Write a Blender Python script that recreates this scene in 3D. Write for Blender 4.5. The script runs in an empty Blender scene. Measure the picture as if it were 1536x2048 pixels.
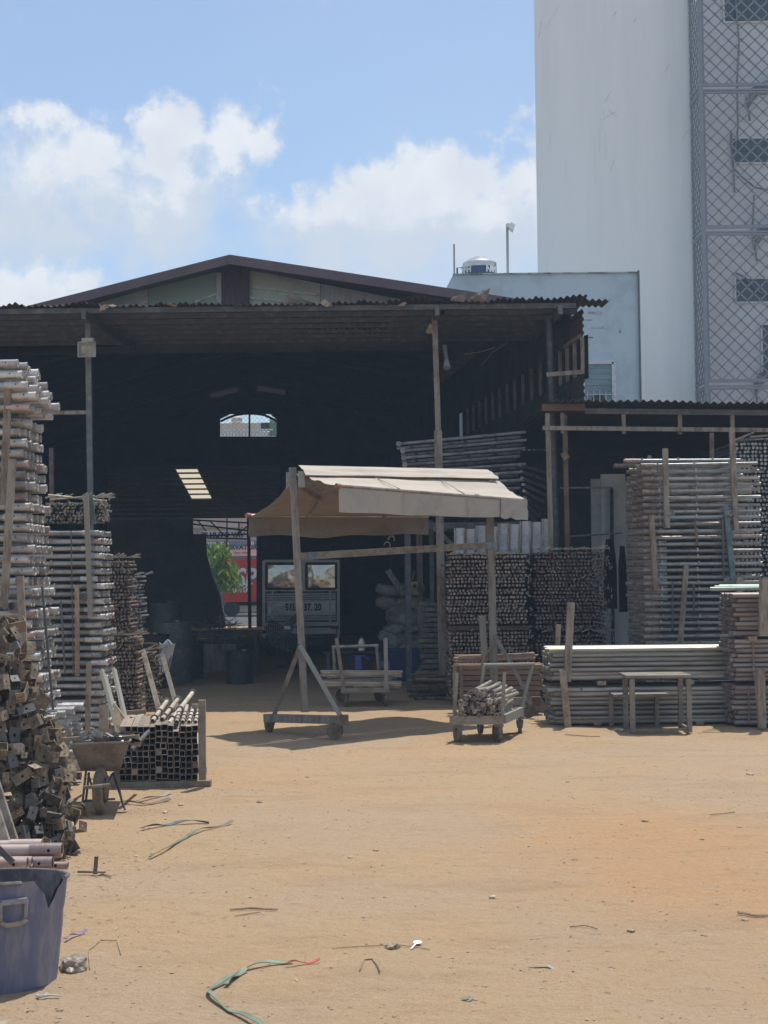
import bpy, bmesh, math, random
from mathutils import Vector, Matrix, noise
random.seed(7)
R = math.radians
SC = bpy.context.scene
COL = SC.collection

# ---------------------------------------------------------------- camera
F = 3000.0                      # focal length in pixels of the 1536 x 2048 frame
CAM = Vector((0.0, 0.0, 1.65))
PITCH = math.atan(126.0 / F)
ROLL = R(0.6)
_f = Vector((0, math.cos(PITCH), math.sin(PITCH)))
_u0 = Vector((0, -math.sin(PITCH), math.cos(PITCH)))
_r0 = Vector((1, 0, 0))
_u = _u0 * math.cos(ROLL) + _r0 * math.sin(ROLL)
_r = _r0 * math.cos(ROLL) - _u0 * math.sin(ROLL)
cd = bpy.data.cameras.new('camera')
cd.sensor_fit = 'HORIZONTAL'
cd.sensor_width = 36.0
cd.lens = 36.0 * F / 1536.0
cd.clip_start = 0.1
cd.clip_end = 2000
cam = bpy.data.objects.new('camera', cd)
COL.objects.link(cam)
m = Matrix((_r, _u, -_f)).transposed().to_4x4()
m.translation = CAM
cam.matrix_world = m
SC.camera = cam

# ---------------------------------------------------------------- sky, sun, exposure
SUN_DIR = Vector((0.17, 0.30, 1.0)).normalized()     # towards the sun: high, beyond the shed, a little right
ELEV = math.asin(SUN_DIR.z)
AZ = math.atan2(SUN_DIR.x, SUN_DIR.y)
world = bpy.data.worlds.new('World')
SC.world = world
world.use_nodes = True
wn, wl = world.node_tree.nodes, world.node_tree.links
wn.clear()
wo = wn.new('ShaderNodeOutputWorld')
bg = wn.new('ShaderNodeBackground')
bg.inputs['Strength'].default_value = 0.13
wl.new(bg.outputs[0], wo.inputs[0])
sky = wn.new('ShaderNodeTexSky')
sky.sky_type = 'NISHITA'
sky.sun_disc = False
sky.sun_elevation = ELEV
sky.sun_rotation = AZ
sky.air_density = 1.0
sky.dust_density = 0.6
sky.ozone_density = 1.6
tc = wn.new('ShaderNodeTexCoord')
D = tc.outputs['Generated']
def wnoise(scale, detail, rough, off):
    a = wn.new('ShaderNodeVectorMath'); a.operation = 'ADD'
    a.inputs[1].default_value = off
    wl.new(D, a.inputs[0])
    n = wn.new('ShaderNodeTexNoise')
    n.inputs['Scale'].default_value = scale
    n.inputs['Detail'].default_value = detail
    n.inputs['Roughness'].default_value = rough
    wl.new(a.outputs[0], n.inputs['Vector'])
    return n.outputs['Fac']
def wmath(op, a, b=None, c=None, clamp=False):
    n = wn.new('ShaderNodeMath'); n.operation = op; n.use_clamp = clamp
    for i, v in enumerate((a, b, c)):
        if v is None: continue
        if isinstance(v, (int, float)): n.inputs[i].default_value = v
        else: wl.new(v, n.inputs[i])
    return n.outputs[0]
def ray(px, py):
    return (_f * F + _r * (px - 768) - _u * (py - 1024)).normalized()
# cumulus banks: centre pixel, radius in pixels, weight
BLOBS = [(95, 245, 78, 1), (195, 300, 100, 1.15), (40, 260, 90, .9), (260, 330, 110, 1), (60, 320, 110, .9), (150, 330, 110, .85), (290, 255, 80, 1), (370, 250, 88, 1.05), (450, 262, 80, 1.05), (530, 296, 66, 1), (345, 320, 100, .95),
         (440, 325, 75, .9), (545, 415, 70, .9), (620, 398, 85, 1), (700, 378, 92, 1), (790, 372, 100, 1.05), (880, 356, 95, 1.05), (960, 366, 105, 1), (1045, 365, 110, 1), (1070, 270, 90, .9), (1000, 310, 90, .8),
         (20, 590, 78, 1), (95, 575, 72, 1.05), (165, 580, 62, 1), (220, 600, 55, .9), (-250, 330, 260, .9), (1500, 300, 380, .9)]
SOFT = [(70, 330, 200, .95), (60, 440, 230, .95), (230, 370, 220, .95), (350, 420, 200, .95), (340, 500, 190, .8), (420, 320, 170, .8), (560, 450, 160, .8), (660, 460, 200, 1), (800, 450, 220, 1.05), (950, 450, 220, 1.05), (1060, 420, 210, 1), (480, 570, 260, .6), (760, 560, 260, .75), (950, 560, 220, .8), (100, 620, 200, .8)]
def blobs(lst, inner, outer):
    acc = None
    for (px, py, rr, w) in lst:
        n = wn.new('ShaderNodeVectorMath'); n.operation = 'DISTANCE'
        wl.new(D, n.inputs[0]); n.inputs[1].default_value = ray(px, py)
        mr = wn.new('ShaderNodeMapRange'); mr.interpolation_type = 'SMOOTHSTEP'
        mr.inputs['From Min'].default_value = rr * outer / F
        mr.inputs['From Max'].default_value = rr * inner / F
        mr.inputs['To Max'].default_value = w
        wl.new(n.outputs['Value'], mr.inputs[0])
        acc = mr.outputs[0] if acc is None else wmath('MAXIMUM', acc, mr.outputs[0])
    return acc
acc = blobs(BLOBS, .1, 1.35)
soft = blobs(SOFT, 0.0, 1.15)
far = wnoise(2.4, 4, .5, (3.1, 1.2, .4))             # broken cloud over the unseen sky, thickened to add fill light
sep = wn.new('ShaderNodeSeparateXYZ'); wl.new(D, sep.inputs[0])
farm = wmath('MULTIPLY', wmath('MULTIPLY_ADD', far, 5.0, -2.1, clamp=True), 0.9)
away = wn.new('ShaderNodeVectorMath'); away.operation = 'DISTANCE'
wl.new(D, away.inputs[0]); away.inputs[1].default_value = ray(768, 500)
amr = wn.new('ShaderNodeMapRange'); amr.inputs['From Min'].default_value = 0.34; amr.inputs['From Max'].default_value = 0.7
wl.new(away.outputs['Value'], amr.inputs[0])
acc = wmath('MAXIMUM', acc, wmath('MULTIPLY', farm, amr.outputs[0]))
fb = wnoise(20.0, 10, .62, (0, 0, 0))
fb2 = wnoise(60.0, 7, .62, (4, 2, 1))
tex = wmath('ADD', wmath('MULTIPLY_ADD', fb, 2.9, -1.45), wmath('MULTIPLY_ADD', fb2, 0.9, -0.45))
dens = wmath('ADD', acc, tex)
den = wn.new('ShaderNodeMapRange'); den.interpolation_type = 'SMOOTHSTEP'
den.inputs['From Min'].default_value = 0.32; den.inputs['From Max'].default_value = 0.98
den.inputs['To Max'].default_value = 0.9
wl.new(dens, den.inputs[0])
veil = wmath('MULTIPLY', wnoise(5.0, 3, .5, (9, 1, 2)), 0.30)
sden = wn.new('ShaderNodeMapRange'); sden.interpolation_type = 'SMOOTHSTEP'
sden.inputs['From Min'].default_value = 0.10; sden.inputs['From Max'].default_value = 1.05; sden.inputs['To Max'].default_value = 0.88
wl.new(wmath('ADD', soft, wmath('MULTIPLY', tex, .62)), sden.inputs[0])
alpha = wmath('MAXIMUM', wmath('MAXIMUM', den.outputs[0], sden.outputs[0]), veil)
ccol = wn.new('ShaderNodeMix'); ccol.data_type = 'RGBA'
ccol.inputs[6].default_value = (4.5, 4.85, 5.3, 1)
ccol.inputs[7].default_value = (6.3, 6.35, 6.4, 1)
shade = wn.new('ShaderNodeMapRange'); shade.inputs['From Min'].default_value = 0.35; shade.inputs['From Max'].default_value = 0.66
wl.new(wnoise(19.0, 6, .55, (.003, 0, -.012)), shade.inputs[0])
wl.new(wmath('MULTIPLY', wmath('MULTIPLY_ADD', shade.outputs[0], .55, .45), den.outputs[0]), ccol.inputs[0])
smix = wn.new('ShaderNodeMix'); smix.data_type = 'RGBA'
wl.new(alpha, smix.inputs[0])
wl.new(sky.outputs[0], smix.inputs[6])
wl.new(ccol.outputs[2], smix.inputs[7])
wl.new(smix.outputs[2], bg.inputs['Color'])

sd = bpy.data.lights.new('sun', 'SUN')
sd.energy = 3.9
sd.angle = R(0.53)
sd.color = (1.0, 0.95, 0.87)
sun = bpy.data.objects.new('sun', sd)
COL.objects.link(sun)
sun.rotation_euler = SUN_DIR.to_track_quat('Z', 'Y').to_euler()
sun.location = (0, 10, 30)

SC.view_settings.view_transform = 'Standard'
SC.view_settings.look = 'None'
SC.view_settings.exposure = 0.26
SC.view_settings.gamma = 1.0
SC.cycles.max_bounces = 6
SC.cycles.volume_bounces = 0
SC.cycles.volume_step_rate = 4.0
SC.cycles.caustics_reflective = False
SC.cycles.caustics_refractive = False
SC.cycles.use_denoising = True

# ---------------------------------------------------------------- helpers
def W(px, py, d):
    """point of the place seen at a pixel of the photograph, d metres ahead of the camera"""
    v = _f * F + _r * (px - 768) - _u * (py - 1024)
    return CAM + v * (d / v.y)
def G(px, py, z=0.0):
    v = _f * F + _r * (px - 768) - _u * (py - 1024)
    return CAM + v * ((z - CAM.z) / v.z)
def X(px, d, py=1150): return W(px, py, d).x
def Z(py, d, px=768): return W(px, py, d).z

def tag(o, label=None, cat=None, group=None, kind=None):
    if label: o['label'] = label
    if cat: o['category'] = cat
    if group: o['group'] = group
    if kind: o['kind'] = kind
    return o
def thing(name, label, cat, loc=(0, 0, 0), rz=0.0, group=None):
    o = bpy.data.objects.new(name, None)
    o.empty_display_size = 0.1
    COL.objects.link(o)
    o.location = loc
    o.rotation_euler = (0, 0, rz)
    return tag(o, label, cat, group)
def mobj(name, me, parent=None, local=True):
    o = bpy.data.objects.new(name, me)
    COL.objects.link(o)
    if parent is not None:
        o.parent = parent
        if not local:
            # meshes of one-off things are written in world coordinates; a part already stands at the origin
            if parent.parent is None: o.matrix_parent_inverse = Matrix.Translation(-Vector(parent.location))
    return o
def nth(i):
    i += 1
    return str(i) + ('th' if 10 <= i % 100 <= 20 else {1: 'st', 2: 'nd', 3: 'rd'}.get(i % 10, 'th'))
def copy_tree(o, parent=None):
    c = o.copy()
    COL.objects.link(c)
    if parent is not None: c.parent = parent
    for ch in o.children: copy_tree(ch, c)
    return c

def frame_of(p0, p1, up=Vector((0, 0, 1))):
    a = (Vector(p1) - Vector(p0)).normalized()
    if abs(a.dot(up)) > 0.98: up = Vector((0, 1, 0))
    s = a.cross(up).normalized()
    t = s.cross(a).normalized()
    return a, s, t

class MB:
    def __init__(self): self.v = []; self.f = []
    def add(self, vs, fs):
        k = len(self.v)
        self.v += [tuple(x) for x in vs]
        self.f += [tuple(i + k for i in f) for f in fs]
        return self
    def box(self, c, s, rz=0.0, M=None):
        hx, hy, hz = s[0] / 2, s[1] / 2, s[2] / 2
        M3 = M if M is not None else Matrix.Rotation(rz, 3, 'Z')
        c = Vector(c)
        vs = [c + M3 @ Vector((x * hx, y * hy, z * hz)) for x in (-1, 1) for y in (-1, 1) for z in (-1, 1)]
        return self.add(vs, [(0, 1, 3, 2), (4, 6, 7, 5), (0, 4, 5, 1), (2, 3, 7, 6), (0, 2, 6, 4), (1, 5, 7, 3)])
    def bar(self, p0, p1, w, h=None, up=Vector((0, 0, 1))):
        h = h or w
        p0, p1 = Vector(p0), Vector(p1)
        a, s, t = frame_of(p0, p1, up)
        vs = []
        for p in (p0, p1):
            for (i, j) in ((-1, -1), (1, -1), (1, 1), (-1, 1)):
                vs.append(p + s * (i * w / 2) + t * (j * h / 2))
        return self.add(vs, [(0, 1, 2, 3), (7, 6, 5, 4), (0, 4, 5, 1), (1, 5, 6, 2), (2, 6, 7, 3), (3, 7, 4, 0)])
    def cyl(self, p0, p1, r, n=10, r1=None, hollow=0.0, caps=True, deep=0.06):
        """round bar; hollow > 0 gives an open pipe with that bore"""
        p0, p1 = Vector(p0), Vector(p1)
        r1 = r if r1 is None else r1
        a, s, t = frame_of(p0, p1)
        def ring(p, q): return [p + s * (q * math.cos(2 * math.pi * i / n)) + t * (q * math.sin(2 * math.pi * i / n)) for i in range(n)]
        vs = ring(p0, r) + ring(p1, r1)
        fs = [(i, (i + 1) % n, n + (i + 1) % n, n + i) for i in range(n)]
        if hollow > 0:
            k = 2 * n
            vs += ring(p0, hollow) + ring(p1, hollow) + ring(p0 + a * deep, hollow) + ring(p1 - a * deep, hollow)
            for i in range(n):
                j = (i + 1) % n
                fs.append((j, i, k + i, k + j))
                fs.append((n + i, n + j, k + n + j, k + n + i))
                fs.append((k + j, k + i, k + 2 * n + i, k + 2 * n + j))
                fs.append((k + n + i, k + n + j, k + 3 * n + j, k + 3 * n + i))
            fs.append(tuple(k + 2 * n + i for i in range(n)))
            fs.append(tuple(k + 3 * n + i for i in reversed(range(n))))
        elif caps:
            fs.append(tuple(reversed(range(n))))
            fs.append(tuple(range(n, 2 * n)))
        return self.add(vs, fs)
    def path(self, pts, r, n=8):
        pts = [Vector(p) for p in pts]
        vs = []; fs = []
        for i, p in enumerate(pts):
            q = pts[min(i + 1, len(pts) - 1)] - pts[max(i - 1, 0)]
            a, s, t = frame_of(Vector((0, 0, 0)), q)
            rr = r[i] if isinstance(r, (list, tuple)) else r
            vs += [p + s * (rr * math.cos(2 * math.pi * k / n)) + t * (rr * math.sin(2 * math.pi * k / n)) for k in range(n)]
        for i in range(len(pts) - 1):
            for k in range(n):
                fs.append((i * n + k, i * n + (k + 1) % n, (i + 1) * n + (k + 1) % n, (i + 1) * n + k))
        fs.append(tuple(reversed(range(n))))
        fs.append(tuple((len(pts) - 1) * n + k for k in range(n)))
        return self.add(vs, fs)
    def prism(self, poly, ext):
        """polygon of 3-D points pushed along a vector"""
        ext = Vector(ext); n = len(poly)
        vs = [Vector(p) for p in poly] + [Vector(p) + ext for p in poly]
        fs = [tuple(range(n)), tuple(reversed(range(n, 2 * n)))]
        fs += [(i, n + i, n + (i + 1) % n, (i + 1) % n) for i in range(n)]
        return self.add(vs, fs)
    def sheet(self, fn, nu, nv, th=0.0, nrm=(0, 0, 1)):
        """grid surface fn(u, v); th > 0 gives it thickness along nrm"""
        vs = [Vector(fn(i / nu, j / nv)) for j in range(nv + 1) for i in range(nu + 1)]
        w = nu + 1
        fs = [(j * w + i, j * w + i + 1, (j + 1) * w + i + 1, (j + 1) * w + i) for j in range(nv) for i in range(nu)]
        if th:
            k = len(vs); nn = Vector(nrm) * th
            vs += [p - nn for p in vs[:k]]
            fs += [tuple(k + q for q in reversed(f)) for f in fs[:nu * nv]]
            for i in range(nu):
                fs.append((i + 1, i, k + i, k + i + 1))
                b = nv * w
                fs.append((b + i, b + i + 1, k + b + i + 1, k + b + i))
            for j in range(nv):
                fs.append((j * w, (j + 1) * w, k + (j + 1) * w, k + j * w))
                fs.append(((j + 1) * w + nu, j * w + nu, k + j * w + nu, k + (j + 1) * w + nu))
        return self.add(vs, fs)
    def mesh(self, name, mat, smooth=True):
        me = bpy.data.meshes.new(name)
        me.from_pydata(self.v, [], self.f)
        if mat: me.materials.append(mat)
        if smooth:
            me.shade_smooth()
            me.set_sharp_from_angle(angle=R(38))
        me.update()
        return me
    def build(self, name, mat, parent=None, smooth=True, local=False):
        return mobj(name, self.mesh(name, mat, smooth), parent, local)

# ---------------------------------------------------------------- materials
MATS = {}
def mat(name, base, rough=0.7, metal=0.0, dirt=None, amt=0.5, scale=6.0, vary=0.15, bump=0.15, bscale=None, stretch=(1, 1, 1),
        trans=0.0, spec=0.3, soft=0.2, hue=None):
    if name in MATS: return MATS[name]
    ma = bpy.data.materials.new(name); ma.use_nodes = True
    N, L = ma.node_tree.nodes, ma.node_tree.links
    N.clear()
    out = N.new('ShaderNodeOutputMaterial')
    b = N.new('ShaderNodeBsdfPrincipled')
    b.inputs['Roughness'].default_value = rough
    b.inputs['Metallic'].default_value = metal
    b.inputs['Specular IOR Level'].default_value = spec
    t = N.new('ShaderNodeTexCoord')
    oi = N.new('ShaderNodeObjectInfo')
    mp = N.new('ShaderNodeMapping'); mp.inputs['Scale'].default_value = stretch
    ml = N.new('ShaderNodeMath'); ml.operation = 'MULTIPLY'; ml.inputs[1].default_value = 37.0
    L.new(oi.outputs['Random'], ml.inputs[0])
    cb = N.new('ShaderNodeCombineXYZ')
    for i in range(3): L.new(ml.outputs[0], cb.inputs[i])
    L.new(t.outputs['Object'], mp.inputs['Vector']); L.new(cb.outputs[0], mp.inputs['Location'])
    n1 = N.new('ShaderNodeTexNoise'); n1.inputs['Scale'].default_value = scale; n1.inputs['Detail'].default_value = 6; n1.inputs['Roughness'].default_value = .62
    L.new(mp.outputs[0], n1.inputs['Vector'])
    n2 = N.new('ShaderNodeTexNoise'); n2.inputs['Scale'].default_value = scale * 5.3; n2.inputs['Detail'].default_value = 5
    L.new(mp.outputs[0], n2.inputs['Vector'])
    dirt = dirt or tuple(c * .6 for c in base)
    mr = N.new('ShaderNodeMapRange'); mr.interpolation_type = 'SMOOTHSTEP'
    c = 0.5 + (0.5 - amt) * 0.5
    mr.inputs['From Min'].default_value = c - soft * .6; mr.inputs['From Max'].default_value = c + soft * .6
    ad = N.new('ShaderNodeMath'); ad.operation = 'MULTIPLY_ADD'; ad.inputs[1].default_value = .35
    L.new(n2.outputs['Fac'], ad.inputs[0])
    sc = N.new('ShaderNodeMath'); sc.operation = 'MULTIPLY_ADD'; sc.inputs[1].default_value = 1.0; sc.inputs[2].default_value = -.175
    L.new(n1.outputs['Fac'], sc.inputs[0]); L.new(sc.outputs[0], ad.inputs[2])
    L.new(ad.outputs[0], mr.inputs[0])
    mx = N.new('ShaderNodeMix'); mx.data_type = 'RGBA'
    mx.inputs[6].default_value = (*base, 1); mx.inputs[7].default_value = (*dirt, 1)
    L.new(mr.outputs[0], mx.inputs[0])
    col = mx.outputs[2]
    if hue:                                              # a share of the pieces carries another paint
        h = N.new('ShaderNodeMix'); h.data_type = 'RGBA'
        gt = N.new('ShaderNodeMath'); gt.operation = 'GREATER_THAN'; gt.inputs[1].default_value = 1 - hue[1]
        fr = N.new('ShaderNodeMath'); fr.operation = 'FRACT'
        m7 = N.new('ShaderNodeMath'); m7.operation = 'MULTIPLY'; m7.inputs[1].default_value = 7.31
        L.new(oi.outputs['Random'], m7.inputs[0]); L.new(m7.outputs[0], fr.inputs[0]); L.new(fr.outputs[0], gt.inputs[0])
        hm = N.new('ShaderNodeMath'); hm.operation = 'MULTIPLY'; hm.inputs[1].default_value = .7
        L.new(gt.outputs[0], hm.inputs[0])
        L.new(hm.outputs[0], h.inputs[0]); L.new(col, h.inputs[6]); h.inputs[7].default_value = (*hue[0], 1)
        col = h.outputs[2]
    hv = N.new('ShaderNodeHueSaturation')
    vr = N.new('ShaderNodeMapRange'); vr.inputs['To Min'].default_value = 1 - vary; vr.inputs['To Max'].default_value = 1 + vary
    L.new(oi.outputs['Random'], vr.inputs[0]); L.new(vr.outputs[0], hv.inputs['Value'])
    L.new(col, hv.inputs['Color'])
    L.new(hv.outputs[0], b.inputs['Base Color'])
    if bump:
        bp = N.new('ShaderNodeBump'); bp.inputs['Strength'].default_value = bump; bp.inputs['Distance'].default_value = .01
        n3 = n2
        if bscale:
            n3 = N.new('ShaderNodeTexNoise'); n3.inputs['Scale'].default_value = bscale; n3.inputs['Detail'].default_value = 4
            L.new(mp.outputs[0], n3.inputs['Vector'])
        L.new(n3.outputs['Fac'], bp.inputs['Height']); L.new(bp.outputs[0], b.inputs['Normal'])
    sh = b.outputs[0]
    if trans:
        tr = N.new('ShaderNodeBsdfTranslucent'); L.new(hv.outputs[0], tr.inputs['Color'])
        ms = N.new('ShaderNodeMixShader'); ms.inputs[0].default_value = trans
        L.new(sh, ms.inputs[1]); L.new(tr.outputs[0], ms.inputs[2]); sh = ms.outputs[0]
    L.new(sh, out.inputs['Surface'])
    MATS[name] = ma
    return ma

GALV = mat('galvanised_pipe', (.34, .332, .315), .45, .35, (.22, .17, .12), .42, 9, .22, .1, spec=.4)
GALV2 = mat('frame_pipe', (.355, .35, .335), .38, .35, (.235, .215, .195), .38, 7, .26, .12, hue=((.30, .36, .39), .15))
REDEND = mat('frame_socket', (.56, .55, .53), .36, .5, (.37, .33, .31), .36, 12, .3, .15, hue=((.36, .23, .21), .16))
RUSTY = mat('rusty_steel', (.165, .122, .092), .8, .1, (.25, .19, .145), .42, 18, .25, .3)
RUSTY2 = mat('dark_rust_steel', (.11, .075, .066), .8, .1, (.19, .13, .11), .4, 18, .25, .3)
GREYST = mat('grey_steel', (.20, .20, .198), .55, .35, (.32, .315, .30), .4, 16, .2, .25)
BRK = mat('bracket_steel', (.125, .10, .078), .7, .15, (.27, .21, .145), .5, 7, .35, .35, hue=((.12, .13, .14), .3))
DUSTW = mat('dusty_timber_post', (.24, .215, .185), .85, 0, (.135, .115, .095), .46, 5, .1, .3, stretch=(3, 3, .6))
WOOD = mat('dry_board', (.35, .28, .20), .85, 0, (.20, .155, .105), .45, 5, .25, .3)
PLANK = mat('reddish_timber', (.28, .185, .125), .85, 0, (.19, .14, .10), .45, 5, .25, .3, stretch=(.5, 3, 3))
GREENST = mat('green_grey_paint', (.245, .26, .23), .65, .1, (.27, .24, .195), .45, 8, .15, .15)
DARKST = mat('dark_steel_post', (.09, .10, .11), .6, .2, (.17, .16, .15), .35, 8, .1, .2)
BLACK = mat('dark_machine', (.03, .03, .032), .6, .1, (.06, .055, .05), .4, 10, .2, .2)
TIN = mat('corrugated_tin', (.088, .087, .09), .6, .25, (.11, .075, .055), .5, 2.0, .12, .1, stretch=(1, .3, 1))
TIND = mat('dark_tin', (.045, .047, .052), .7, .1, (.03, .027, .025), .5, 2.0, .1, .1)  # near-black base colour for inner roof sheets and walls
TINRED = mat('maroon_tin', (.15, .105, .11), .55, .1, (.12, .085, .09), .4, 4, .08, .05)

# ================================================================ the setting
def axis(a, b, step):
    n = max(1, round((b - a) / step)); return [a + (b - a) * i / n for i in range(n)]
gx = [-300, -150, -60, -30, -16] + axis(-9, 9, .085) + [9, 16, 30, 60, 150, 300]
gy = [-60, -15, 0, 3] + axis(4.5, 22, .085) + axis(22, 34, .6) + [34, 45, 60, 120, 300]
gb = MB()
def gz(x, y):
    if abs(x) > 9.2 or y < 3.5 or y > 34: return 0.0
    n = noise.noise(Vector((x * .9, y * .9, 0))) * .016 + noise.noise(Vector((x * 3.1, y * 3.1, 4))) * .010 + noise.noise(Vector((x * 7.3, y * 7.3, 9))) * .007
    return n
nx = len(gx)
gb.add([(x, y, gz(x, y)) for y in gy for x in gx],
       [(j * nx + i, j * nx + i + 1, (j + 1) * nx + i + 1, (j + 1) * nx + i) for j in range(len(gy) - 1) for i in range(nx - 1)])
def ground_mat():
    ma = bpy.data.materials.new('dry_dirt'); ma.use_nodes = True
    N, L = ma.node_tree.nodes, ma.node_tree.links
    b = N['Principled BSDF']; b.inputs['Roughness'].default_value = .95; b.inputs['Specular IOR Level'].default_value = .1
    t = N.new('ShaderNodeTexCoord')
    def nz(s, d, r=.55, st=None, off=(0, 0, 0)):
        mp = N.new('ShaderNodeMapping'); mp.inputs['Scale'].default_value = st or (1, 1, 1); mp.inputs['Location'].default_value = off
        L.new(t.outputs['Object'], mp.inputs[0])
        n = N.new('ShaderNodeTexNoise'); n.inputs['Scale'].default_value = s; n.inputs['Detail'].default_value = d; n.inputs['Roughness'].default_value = r
        L.new(mp.outputs[0], n.inputs['Vector']); return n.outputs['Fac']
    def rng(v, a, c, e=0., f=1.):
        m_ = N.new('ShaderNodeMapRange'); m_.interpolation_type = 'SMOOTHSTEP'
        for k, q in zip(('From Min', 'From Max', 'To Min', 'To Max'), (a, c, e, f)): m_.inputs[k].default_value = q
        L.new(v, m_.inputs[0]); return m_.outputs[0]
    def mix(f, a, c):
        m_ = N.new('ShaderNodeMix'); m_.data_type = 'RGBA'; L.new(f, m_.inputs[0])
        for k, q in ((6, a), (7, c)):
            if isinstance(q, tuple): m_.inputs[k].default_value = (*q, 1)
            else: L.new(q, m_.inputs[k])
        return m_.outputs[2]
    c = mix(rng(nz(.55, 4), .38, .62), (.435, .322, .212), (.465, .322, .19))
    # a patch of redder earth to the right of the yard
    ds = N.new('ShaderNodeVectorMath'); ds.operation = 'DISTANCE'
    mp = N.new('ShaderNodeMapping'); mp.inputs['Scale'].default_value = (1.0, .42, 1); mp.inputs['Location'].default_value = (0, 0, 0)
    L.new(t.outputs['Object'], mp.inputs[0]); L.new(mp.outputs[0], ds.inputs[0]); ds.inputs[1].default_value = (1.6, 8.6 * .42, 0)
    w_ = N.new('ShaderNodeMath'); w_.operation = 'MULTIPLY_ADD'; w_.inputs[1].default_value = 2.0; L.new(nz(.8, 6, .6), w_.inputs[0]); L.new(ds.outputs['Value'], w_.inputs[2])
    c = mix(rng(w_.outputs[0], 2.6, .7, 0, .78), c, (.49, .285, .145))
    c = mix(rng(nz(2.3, 6, .6, (1, 1, 1), (5, 3, 0)), .56, .74, 0, .5), c, (.43, .33, .22))
    c = mix(rng(nz(1.4, 7, .68, (.5, 1.6, 1), (7, 1, 0)), .48, .68, 0, .5), c, (.36, .25, .15))
    c = mix(rng(nz(14, 6, .7, (1, 1, 1), (2, 9, 0)), .52, .68, 0, .4), c, (.45, .355, .25))
    c = mix(rng(nz(6.5, 6, .65, (.6, 1.4, 1)), .56, .74, 0, .35), c, (.25, .165, .095))
    c = mix(rng(nz(38, 4, .7), .58, .68, 0, .42), c, (.25, .17, .10))
    c = mix(rng(nz(90, 3, .7), .58, .68, 0, .5), c, (.60, .49, .35))
    c = mix(rng(nz(150, 2, .6, (1, 1, 1), (3, 3, 1)), .61, .69, 0, .35), c, (.20, .135, .08))
    L.new(c, b.inputs['Base Color'])
    def bump(v, dist, s, prev=None):
        q = N.new('ShaderNodeBump'); q.inputs['Distance'].default_value = dist; q.inputs['Strength'].default_value = s
        L.new(v, q.inputs['Height'])
        if prev: L.new(prev, q.inputs['Normal'])
        return q.outputs[0]
    n = bump(nz(4.0, 6, .6, (.7, 1.3, 1)), .10, .5)
    n = bump(nz(13, 8, .68), .06, .7, n)
    n = bump(nz(34, 6, .7), .02, .55, n)
    n = bump(nz(110, 4, .7), .008, .6, n)
    L.new(n, b.inputs['Normal'])
    return ma
gr = gb.build('ground', ground_mat(), smooth=True)
tag(gr, 'dry sandy orange dirt yard', None, kind='structure')

# ---------------------------------------------------------------- big shed
EZ = 5.25
shed = thing('shed', 'large dark open-fronted shed with corrugated tin canopy and gable roof', 'shed', (-2.5, 20.5, 0))
def corr(mb, x0, x1, y0, y1, zf, pitch=.085, amp=.016, ny=3, rag=0.0, seed=0, th=.004):
    """corrugated sheet, ribs running in y; zf(x, y) its mid height"""
    n = max(4, int((x1 - x0) / pitch * 6))
    rnd = random.Random(seed)
    ph = [rnd.uniform(-1, 1) for _ in range(40)]
    def fn(u, v):
        x = x0 + (x1 - x0) * u
        yy = y0 + (y1 - y0) * v
        if rag and v == 0:
            yy += rag * (noise.noise(Vector((x * 2.3, seed * 3.3, 0))) * 1.2 + noise.noise(Vector((x * 9, seed, 2))) * .5)
        return (x, yy, zf(x, yy) + amp * math.sin(2 * math.pi * x / pitch))
    mb.sheet(fn, n, ny, th)
    return mb
xs = [-9.2 + i * 1.03 for i in range(12)]
rs = random.Random(3)
for i, x0 in enumerate(xs):
    x1 = min(x0 + 1.055, 2.76)
    dz = rs.uniform(-.022, .022) + (i % 2) * .007
    t_ = rs.uniform(-.014, .014)
    yf = 19.95 + rs.uniform(-.05, .05)
    zf = lambda x, y, dz=dz, t_=t_, x0=x0: EZ + .055 + dz + (y - 20) * .045 + (x - x0) * t_ + noise.noise(Vector((x * 1.1, y * .6, 3))) * .02 + ((.30 * max(0, noise.noise(Vector((x * 1.7, 7.7, 0))) - .1) + .10 * noise.noise(Vector((x * 6, 2.7, 0)))) * max(0, 20.35 - y))
    corr(MB(), x0, x1, yf, 24.15, zf, rag=.13 if x0 < 1 else .02, seed=i, ny=8).build('roof_sheet', TIN, shed)
corr(MB(), 2.74, 3.08, 19.97, 20.62, lambda x, y: EZ + .062 + (y - 20) * .045 - (x - 2.74) * .03, seed=77, ny=3).build('roof_sheet', TIN, shed)
for (px, py) in ((182, 0), (872, 0), (1112, 0)):
    x = X(px, 20.5, 640)
    MB().bar((x, 19.98, EZ - .07), (x, 24.1, EZ + .10), .06, .12).build('rafter', DARKST, shed)
for y in (20.12, 20.75, 21.4, 22.05, 22.7, 23.35, 24.0):
    z = EZ + .0 + (y - 20) * .045
    MB().bar((-9.2, y, z), (2.72 if y > 20.2 else 2.62, y, z), .05, .07).build('purlin', DARKST, shed)
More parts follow.
